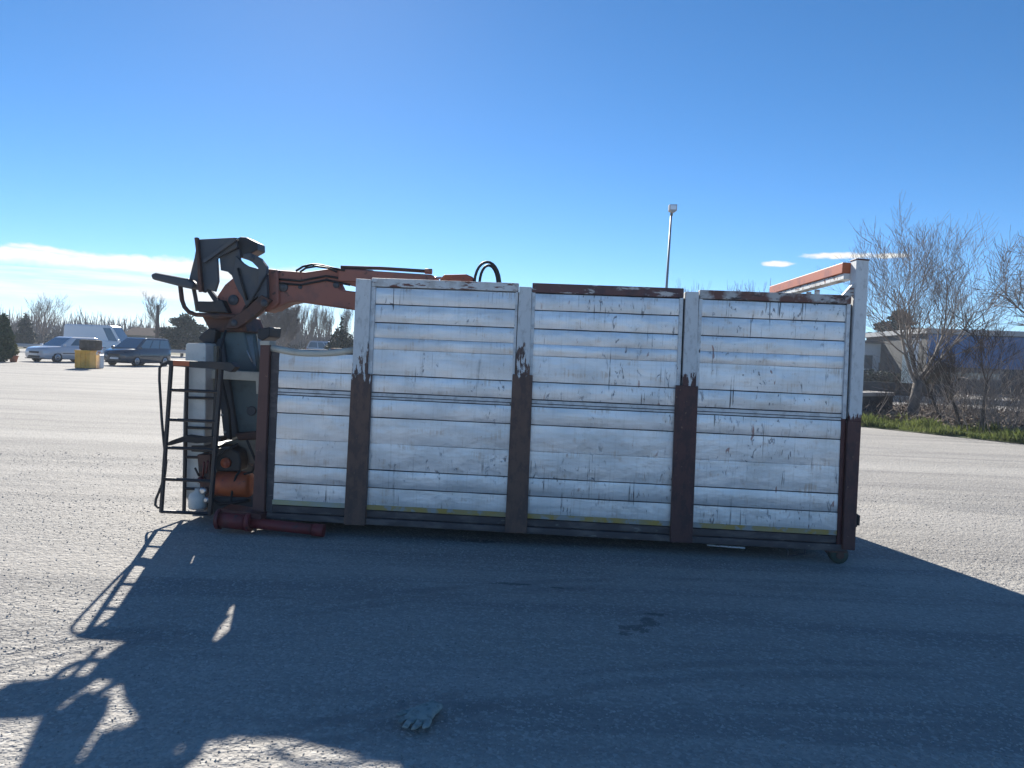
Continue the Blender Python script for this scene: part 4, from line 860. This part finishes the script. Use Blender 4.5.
# verge: bank of dead leaves, grass, dry twigs
e0, e1 = ground(862, 427), ground(1024, 444.5)
ed = (e1 - e0).normalized(); en = Vector((-ed.y, ed.x, 0)); en = en if en.y > 0 else -en
def strip(name, a_, b_, w0, w1, m, z, nu, nv, amp):
    vs = []; rnd = random.Random(5)
    for i in range(nu + 1):
        for j in range(nv + 1):
            f = i / nu; p = e0 + ed * (a_ + (b_ - a_) * f) + en * (w0 + (w1 - w0) * j / nv)
            h = amp * (math.sin(p.x * 1.7) * math.cos(p.y * 1.3) * .5 + .5 + rnd.uniform(-.25, .25)) * min(1, 3.0 * min(j, nv - j) / nv)
            vs.append((p.x, p.y, z + max(h, 0)))
    fs = [(i * (nv + 1) + j, (i + 1) * (nv + 1) + j, (i + 1) * (nv + 1) + j + 1, i * (nv + 1) + j + 1) for i in range(nu) for j in range(nv)]
    return kind(MB().add(vs, fs, True).build(name, m), 'structure')
M_LITTER = mat('leaf_litter', (.15, .115, .085), .95, c2=(.09, .07, .055), scale=2.5, coord='World', c3=(.24, .19, .14), scale3=9, lo3=.55, hi3=.65, bump=1., bscale=14, bdist=.05)
M_TURF = mat('verge_turf', (.10, .13, .045), .95, c2=(.14, .13, .07), scale=3, coord='World', bump=.8, bscale=20, bdist=.03)
strip('leaf_bank', -4, 16, 1.5, 15, M_LITTER, .006, 60, 24, .22)
strip('grass_verge', -6, 16, 0.0, 2.6, M_TURF, .010, 70, 6, .07)
def scatter_blades(name, n, a_, b_, w0, w1, hmin, hmax, m, wd=.012, clump=True, z=.03):
    rnd = np.random.default_rng(12)
    u = a_ + (b_ - a_) * rnd.random(n); v = w0 + (w1 - w0) * rnd.random(n)
    edge = .18 * np.sin(u * 3.1) + .12 * np.sin(u * 7.7 + 1)
    v = np.maximum(v, w0 + edge)
    k = (.55 + .45 * np.sin(u * 2.3 + 2) * np.sin(v * 3 + u)) if clump else np.ones(n)
    h = (hmin + (hmax - hmin) * rnd.random(n) ** 1.6) * (.25 + 1.15 * k ** 1.5)
    px = e0.x + ed.x * u + en.x * v; py = e0.y + ed.y * u + en.y * v; ang = rnd.random(n) * 6.283; ln2 = rnd.random(n) * .6 * h
    c, s = np.cos(ang), np.sin(ang); w_ = wd * (.6 + .8 * rnd.random(n)); la = rnd.random(n) * 6.283
    lx, ly = np.cos(la) * ln2, np.sin(la) * ln2
    V = np.stack([np.stack([px - c * w_, py - s * w_, np.full(n, z)], 1), np.stack([px + c * w_, py + s * w_, np.full(n, z)], 1),
                  np.stack([px + c * w_ * .6 + lx * .4, py + s * w_ * .6 + ly * .4, z + h * .6], 1), np.stack([px + lx, py + ly, z + h], 1)], 1).reshape(-1, 3)
    return kind(bare(name, V, np.arange(4 * n).reshape(-1, 4), m), 'stuff')
def translucent(m, col, f):
    t = m.node_tree; b = t.nodes['Principled BSDF']; o_ = t.nodes['Material Output']
    tr = N(t, 'ShaderNodeBsdfTranslucent'); tr.inputs[0].default_value = (*col, 1); mx = N(t, 'ShaderNodeMixShader'); setin(mx, 0, f)
    t.links.new(b.outputs[0], mx.inputs[1]); t.links.new(tr.outputs[0], mx.inputs[2]); t.links.new(mx.outputs[0], o_.inputs['Surface'])
M_GRASS = mat('grass_blade', (.085, .14, .025), .6, c2=(.17, .16, .07), scale=1.6, coord='World', c3=(.24, .19, .10), scale3=5, lo3=.55, hi3=.68); translucent(M_GRASS, (.15, .18, .05), .4)

scatter_blades('grass', 42000, -6, 14, 0.02, 2.6, .08, .30, M_GRASS, .013)
M_DRY = mat('dead_leaf', (.22, .16, .11), .9, c2=(.13, .09, .065), scale=6, coord='World', c3=(.34, .28, .2), scale3=11, lo3=.55, hi3=.6)
rn = np.random.default_rng(3); n = 9000
u = -4 + 18 * rn.random(n); v = 1.6 + 11 * rn.random(n); cx = e0.x + ed.x * u + en.x * v; cy = e0.y + ed.y * u + en.y * v
a_ = rn.standard_normal((n, 3)) * [1, 1, .5]; a_ /= np.linalg.norm(a_, axis=1, keepdims=True); b_ = np.cross(a_, rn.standard_normal((n, 3))); b_ /= np.linalg.norm(b_, axis=1, keepdims=True)
p = np.stack([cx, cy, .16 + .12 * rn.random(n)], 1); s = .05 + .05 * rn.random((n, 1))
kind(bare('dead_leaves', np.stack([p - a_ * s, p + b_ * s * .6, p + a_ * s, p - b_ * s * .6], 1).reshape(-1, 3), np.arange(4 * n).reshape(-1, 4), M_DRY), 'stuff')
segs = []; rr_ = random.Random(9)
for i in range(1500):
    u_, v_ = rr_.uniform(-3, 14), rr_.uniform(1.7, 9); q = e0 + ed * u_ + en * v_; a2 = rr_.uniform(0, 6.283); l_ = rr_.uniform(.3, .9); sl = rr_.uniform(.1, 1.0)
    segs.append(((q.x, q.y, .1), (q.x + math.cos(a2) * l_, q.y + math.sin(a2) * l_, .12 + l_ * sl), .008, .003))
V, Fc = tubes_np(segs, 3); kind(bare('dry_stalks', V, Fc, M_TWIG, True), 'stuff')

# ------------------------------------------------------------------ beyond the verge
M_CONC = mat('weathered_concrete', (.40, .38, .35), .9, c2=(.28, .27, .25), scale=2, bump=.4, bscale=12)
M_CONCD = mat('shade_dark_concrete', (.05, .055, .06), .9, c2=(.035, .04, .042), scale=2)  # concrete coloured dark so the culvert face carries its shade
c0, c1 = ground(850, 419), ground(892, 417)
ct = thing('culvert_wall', 'low concrete culvert wall with a shade-dark face and a pale top beside the container', 'wall', (c0.x, c0.y, 0), math.atan2((c1 - c0).y, (c1 - c0).x))
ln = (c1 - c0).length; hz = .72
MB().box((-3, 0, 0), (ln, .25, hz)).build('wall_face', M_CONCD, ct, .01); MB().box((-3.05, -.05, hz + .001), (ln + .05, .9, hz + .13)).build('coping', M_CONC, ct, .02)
def Wp(px, py, Y): return atY(px, py, Y)
# grass patch and kerb beyond
kind(MB().add([(*Wp(790, 392, 44).xy, .016), (*Wp(905, 392, 44).xy, .016), (*Wp(900, 380, 66).xy, .016), (*Wp(790, 380, 66).xy, .016)], [(0, 1, 2, 3)]).build('lawn', mat('lawn_green', (.10, .15, .04), .9, c2=(.14, .15, .06), scale=.8, coord='World', bump=.6, bscale=8, bdist=.05), flip=False), 'structure')
k0 = Wp(860, 395, 40)
kb = thing('concrete_kerb', 'long pale concrete kerb in front of the small lawn', 'kerb', (k0.x, 40, 0), R(-4)); MB().box((-6, 0, 0), (9, .4, .28)).build('kerb_stone', M_CONC, kb, .03); MB().box((-6, .41, 0), (4.5, .55, .95)).build('back_board', M_CONCD, kb, .02)
# white building
def window(parent, x0, x1, z0, z1, y, m=M_GLASS, fr=M_TRIM):
    w_ = MB().box((x0, y - .05, z0), (x1, y + .02, z1)).build('window', fr, parent); MB().box((x0 + .08, y - .065, z0 + .08), (x1 - .08, y - .045, z1 - .08)).build('pane', m, w_)
M_WALLW = mat('white_render', (.66, .67, .68), .85, c2=(.55, .56, .57), scale=.6)
M_ROOFD = mat('dark_roof_sheet', (.10, .09, .09), .8, c2=(.14, .12, .11), scale=2)
wp = Wp(893, 385, 70); wx0, wx1 = -9.0, 2.0
wh = thing('white_building', 'low white building with a dark window seen beside the container', 'building', (wp.x, 70, 0), R(-3))
MB().box((wx0, 0, 0), (wx1, 8, 3.9)).build('wall', M_WALLW, wh); MB().box((wx0 - .3, -.4, 3.901), (wx1 + .3, 8.3, 4.15)).build('roof', M_ROOFD, wh)
for x0 in (-6.4, -3.2, .1): window(wh, x0, x0 + 1.3, 1.5, 2.9, 0)
MB().box((-1.4, -.06, 0), (-.4, .02, 2.2)).build('door', M_DKGREY, wh)
for i in range(8): pass
rn2 = np.random.default_rng(8)
q = Wp(872, 384, 62)
V, Fc = leaf_cloud([(0, 0, .8, 2.6, .8, .8), (1.6, 0, .7, 1.2, .8, .7), (-1.8, 0, .7, 1.4, .8, .75)], 2500, .14, rn2)
hb = bare('clipped_hedge', V, Fc, M_LEAFD); hb.location = (q.x, 62, 0); tag(hb, 'dark clipped hedge in front of the white building', 'hedge')
# white gable strip behind the tree
gp = Wp(908, 392, 52)
gb = thing('white_pillar', 'tall narrow white masonry pillar behind the leafless tree', 'pillar', (gp.x, 52, 0), R(35))
MB().box((-.35, -.35, 0), (.35, .35, 3.6)).build('shaft', M_WALLW, gb, .02); MB().box((-.45, -.45, 3.6), (.45, .45, 3.78)).build('cap', M_WALLW, gb, .02); MB().box((-.45, -.45, 0), (.45, .45, .3)).build('plinth', M_CONC, gb, .02)
# blue hall
M_BLUE = mat('blue_cladding', (.012, .10, .28), .5, c2=(.010, .075, .21), scale=.5)
M_FASC = mat('grey_fascia', (.30, .31, .32), .6)
bp_ = Wp(926, 392, 60); bl = thing('blue_hall', 'long blue clad industrial hall with a grey roof edge behind the trees', 'building', (bp_.x, 60, 0), R(-6))
BLN = 30
MB().box((0, .3, 0), (BLN, 14, 4.55)).build('wall', M_CONCD, bl)
for i in range(20):
    x = i * 1.5; MB().box((x + .012, 0.2, 2.0), (x + 1.488, .298, 4.5)).build('cladding_panel', M_BLUE, bl)
MB().box((-.3, -.1, 4.56), (BLN + .3, 14.3, 4.95)).build('fascia', M_FASC, bl)
for i in range(5):
    x = 1.5 + i * 6; d_ = MB().box((x, .18, .05), (x + 4.2, .297, 1.9)).build('door', M_DKGREY, bl); MB().box((x + .3, .165, 1.1), (x + 3.9, .178, 1.6)).build('pane', M_GLASS, d_)
# cone shaped evergreen by the hall
q = Wp(937, 396, 45)
conifer('evergreen_bush', 'dark cone-shaped evergreen bush in front of the blue hall', (q.x, 45, 0), 2.2, 1.6, 31, lambda r: [(0, 0, .45, .95, .8, .5), (0, 0, 1.0, .75, .65, .5), (0, 0, 1.5, .5, .45, .45), (0, 0, 1.95, .25, .25, .35)], leaf=.10, n=3500, cat='bush')
# cedar with flat layers
q = Wp(899, 350, 78)
def cedar(r):
    out = []
    for z, wx in ((4.3, 2.6), (5.0, 3.0), (5.7, 2.9), (6.3, 2.3), (6.9, 1.6), (7.3, .8)):
        for k in range(4): out.append((r.uniform(-wx, wx) * .6, r.uniform(-1, 1), z + r.uniform(-.15, .15), wx * .55, 1.2, .24))
    return out
conifer('cedar_tree', 'dark layered cedar tree rising behind the white building', (q.x, 78, 0), 7.4, 6, 17, cedar, leaf=.17, n=9000)

# ------------------------------------------------------------------ lamp mast
q = Wp(664, 320, 41); tip = Wp(671.3, 214, 41)
lm = thing('floodlight_mast', 'tall thin floodlight mast rising behind the container', 'street lamp', (q.x - (tip.x - q.x) * .35, 41, 0))
dx = tip.x - lm.location.x
MB().tube([(0, 0, 0), (dx * .5, 0, tip.z * .5), (dx, 0, tip.z)], [.10, .075, .05], 10).build('pole', mat('galvanised_steel', (.25, .27, .29), .5, .6), lm)
MB().tube([(dx, 0, tip.z - .1), (dx + .03, -.05, tip.z + .22)], .07, 10).build('bracket', M_DKGREY, lm)
MB().prism([(dx - .16, tip.z + .15), (dx + .05, tip.z + .02), (dx + .25, tip.z + .15), (dx + .25, tip.z + .48), (dx - .16, tip.z + .46)], -.22, .12).build('lamp_head', mat('lamp_housing', (.34, .34, .34), .5), lm, .02)
MB().box((dx - .11, -.235, tip.z + .20), (dx + .20, -.221, tip.z + .42)).build('lens', M_LAMP, lm)

# ------------------------------------------------------------------ far left background
g0 = Wp(-40, 350, 63); g1 = Wp(360, 352, 68)
gl = (g1 - g0); gr = thing('guard_rail', 'low grey metal guard rail along the far edge of the yard', 'guard rail', (g0.x, 63, 0), math.atan2(68 - 63, gl.x))
LEN = math.hypot(gl.x, 5)
rp = MB().add([(0, -.04, .45), (LEN, -.04, .45), (LEN, -.09, .53), (0, -.09, .53), (LEN, -.04, .6), (0, -.04, .6), (LEN, -.09, .67), (0, -.09, .67), (LEN, -.04, .75), (0, -.04, .75)], [(0, 1, 2, 3), (3, 2, 4, 5), (5, 4, 6, 7), (7, 6, 8, 9)]).build('rail', mat('galvanised_rail', (.5, .52, .54), .4, .6), gr)
i = 0
while i * 2.0 < LEN:
    MB().box((i * 2 - .05, -.03, 0), (i * 2 + .05, .06, .7)).build('post', M_DKGREY, gr); i += 1
# shrub and pot on the left edge
q = ground(4, 362)
cy = conifer('evergreen_shrub', 'dark green rounded conifer shrub cut by the left edge', (q.x - .15, q.y, 0), 2.4, 1.2, 51, lambda r: [(0, 0, .7, .62, .6, .7), (.05, 0, 1.3, .60, .6, .6), (-.05, 0, 1.9, .46, .5, .5), (.1, 0, 2.3, .26, .3, .35)], leaf=.07, n=9000, cat='shrub', m=M_LEAFG)
q = ground(13.5, 362)
pt = thing('plant_pot', 'small terracotta pot with a yellowish plant by the left edge', 'plant pot', (q.x, q.y, 0))
M_TERRA = mat('terracotta', (.42, .15, .08), .8, c2=(.34, .13, .08), scale=6)
MB().lathe((0, 0, 0), [(.16, 0), (.22, .28), (.25, .29), (.25, .36), (.2, .36)], 16).build('pot', M_TERRA, pt)
V, Fc = leaf_cloud([(0, 0, .62, .26, .26, .30), (.02, 0, .85, .16, .16, .22)], 700, .06, np.random.default_rng(4)); c = bare('leaves', V, Fc, mat('yellow_green_leaf', (.20, .20, .06), .7)); c.parent = pt
# bare trees and poles
for (px, Y, topy, lb, sd3, kw) in (
        (43, 72, 294, 'slender leafless tree above the silver-white car', 71, dict(limbs=7, trunk_r=.14, fork=.30, open_=.9, minr=.011, kids=2, levels=2, spread=.7, mt=M_TWIGF)),
        (158, 80, 292, 'sparse leafless tree behind the wooden pole', 72, dict(limbs=5, trunk_r=.12, fork=.35, open_=.5, minr=.012, kids=1, levels=3, mt=M_TWIGF)),
        (22, 90, 316, 'small leafless tree behind the evergreen shrub', 73, dict(limbs=5, trunk_r=.14, fork=.3, open_=.7, levels=2, minr=.012, mt=M_TWIGF)),
        (285, 70, 303, 'bushy leafless tree seen under the crane boom', 74, dict(limbs=8, trunk_r=.16, fork=.15, open_=.9, minr=.016, kids=2, mt=M_TWIGF))):
    p = Wp(px, topy, Y); tree_bare('bare_tree', lb, (p.x, Y, 0), p.z, sd3, group='leafless trees beyond the yard', **kw)
for i, (px, topy, Y) in enumerate(((302, 300, 96), (312, 306, 104), (321, 298, 98), (329, 303, 92), (347, 304, 97))):
    p = Wp(px, topy, Y)
    tree_bare('poplar_tree', 'slim leafless poplar under the crane boom, ' + ('leftmost of the row', 'second from the left', 'middle of the row', 'second from the right', 'rightmost, beside the tall white post')[i], (p.x, Y, 0), p.z, 90 + i, limbs=7, levels=2, trunk_r=.12, fork=.3, open_=.35, kids=2, upb=.3, spread=.45, minr=.010, mt=M_TWIGF, group='poplars beyond the yard')
for i, (px, topy) in enumerate(((697, 281), (755, 280), (733, 286))):
    p = Wp(px, topy, 75)
    tree_bare('bare_tree', 'leafless treetop, twigs only, just above the container rail ' + ('over the third tall post', 'nearest the orange cross bar', 'midway along the last bay')[i], (p.x, 75, 0), p.z, 120 + i, limbs=5, levels=2, trunk_r=.14, fork=.3, open_=.4, kids=2, upb=.25, minr=.012, mt=M_TWIGF, group='trees behind the container')
p0_, p1_ = Wp(156.5, 352, 68), Wp(158.0, 305, 68)
tag(MB().tube([(0, 0, 0), (p1_.x - p0_.x, 0, p1_.z)], [.17, .13], 10).build('wooden_pole', mat('old_wood', (.08, .065, .055), .9), loc=(p0_.x, 68, 0)), 'short dark wooden pole behind the dark blue minivan', 'pole')
q = Wp(182, 350, 74)
conifer('dark_conifer', 'spreading dark conifer just left of the crane column', (q.x, 74, 0), 4.1, 5, 61, lambda r: [(-1.2, 0, 2.3, 1.5, 1, .5), (.9, 0, 2.6, 1.7, 1, .6), (0, 0, 3.3, 1.3, 1, .5), (1.6, 0, 1.5, 1.4, 1, .8), (-.6, 0, 1.4, 1.6, 1, .8), (.3, 0, 3.8, .6, .6, .3)], leaf=.16, n=4500, group='conifers beyond the yard')
q = Wp(341, 350, 60)
conifer('dark_conifer', 'dome-shaped dark conifer with a thin tip under the boom', (q.x, 60, 0), 4.0, 2, 62, lambda r: [(0, 0, 1.1, 1.4, 1, 1.1), (0, 0, 2.0, 1.0, .9, .8), (0, 0, 2.7, .5, .5, .6), (0, 0, 3.5, .16, .16, .6)], leaf=.12, n=3500, group='conifers beyond the yard')
q = Wp(25, 350, 84)
conifer('dark_conifer', 'pointed dark conifer among the trees above the silver-white car', (q.x, 84, 0), 3.9, 2, 63, lambda r: [(0, 0, 1.2, 1.0, 1, 1.1), (0, 0, 2.4, .7, .7, .9), (0, 0, 3.3, .3, .3, .6)], leaf=.12, n=2500, group='conifers beyond the yard')
# brown-roofed low shed behind the minivan
q = Wp(142, 345, 95)
hs = thing('brown_roof_shed', 'low shed with a brown roof behind the dark blue minivan', 'shed', (q.x, 95, 0), R(10))
MB().box((-2.2, 0, 0), (2.2, 4, 1.9)).build('wall', M_BEIGE, hs); MB().add([(-2.5, -.3, 1.9), (2.5, -.3, 1.9), (2.5, 4.3, 1.9), (-2.5, 4.3, 1.9), (-1.6, 2, 2.9), (1.6, 2, 2.9)], [(0, 1, 5, 4), (1, 2, 5), (2, 3, 4, 5), (3, 0, 4), (3, 2, 1, 0)]).build('roof', mat('brown_tiles', (.14, .075, .05), .9, c2=(.1, .06, .045), scale=3), hs)
# far-off woodland that reads as one mass
segs = []; rr_ = random.Random(77)
for i in range(15000):
    f = rr_.random(); x = -95 + 175 * f; y = 112 + rr_.uniform(0, 26) + max(0, x) * .15; h = rr_.uniform(2.6, 7.0) * (.75 + .3 * math.sin(x * .21) * math.sin(x * .057 + 1))
    z0 = rr_.uniform(0, h * .6); segs.append(((x, y, z0), (x + rr_.gauss(0, .5), y, z0 + h * .42), .085, .02))
V, Fc = tubes_np(segs, 3); kind(bare('woodland', V, Fc, M_TWIGF, True), 'stuff')
rn3 = np.random.default_rng(21)
blobs = [(x, 108 + rn3.uniform(0, 8), rn3.uniform(.5, 1.3), rn3.uniform(2, 4.5), 1.5, rn3.uniform(.7, 1.5)) for x in np.arange(-95, 85, 2.4)]
V, Fc = leaf_cloud(blobs, 26000, .28, rn3); kind(bare('hedgerow', V, Fc, mat('winter_hedge', (.085, .075, .055), .9, c2=(.06, .065, .045), scale=.4)), 'stuff')

# ------------------------------------------------------------------ the winter air
hm = bpy.data.materials.new('winter_haze'); hm.use_nodes = True; t = hm.node_tree; t.nodes.clear()
pv = N(t, 'ShaderNodeVolumePrincipled'); setin(pv, 'Color', (.80, .88, 1.0, 1)); setin(pv, 'Density', .0009); setin(pv, 'Anisotropy', .1)
t.links.new(pv.outputs[0], N(t, 'ShaderNodeOutputMaterial').inputs['Volume'])
kind(MB().box((-930, -330, -1.0), (930, 2230, 12.5)).build('haze', hm), 'stuff')
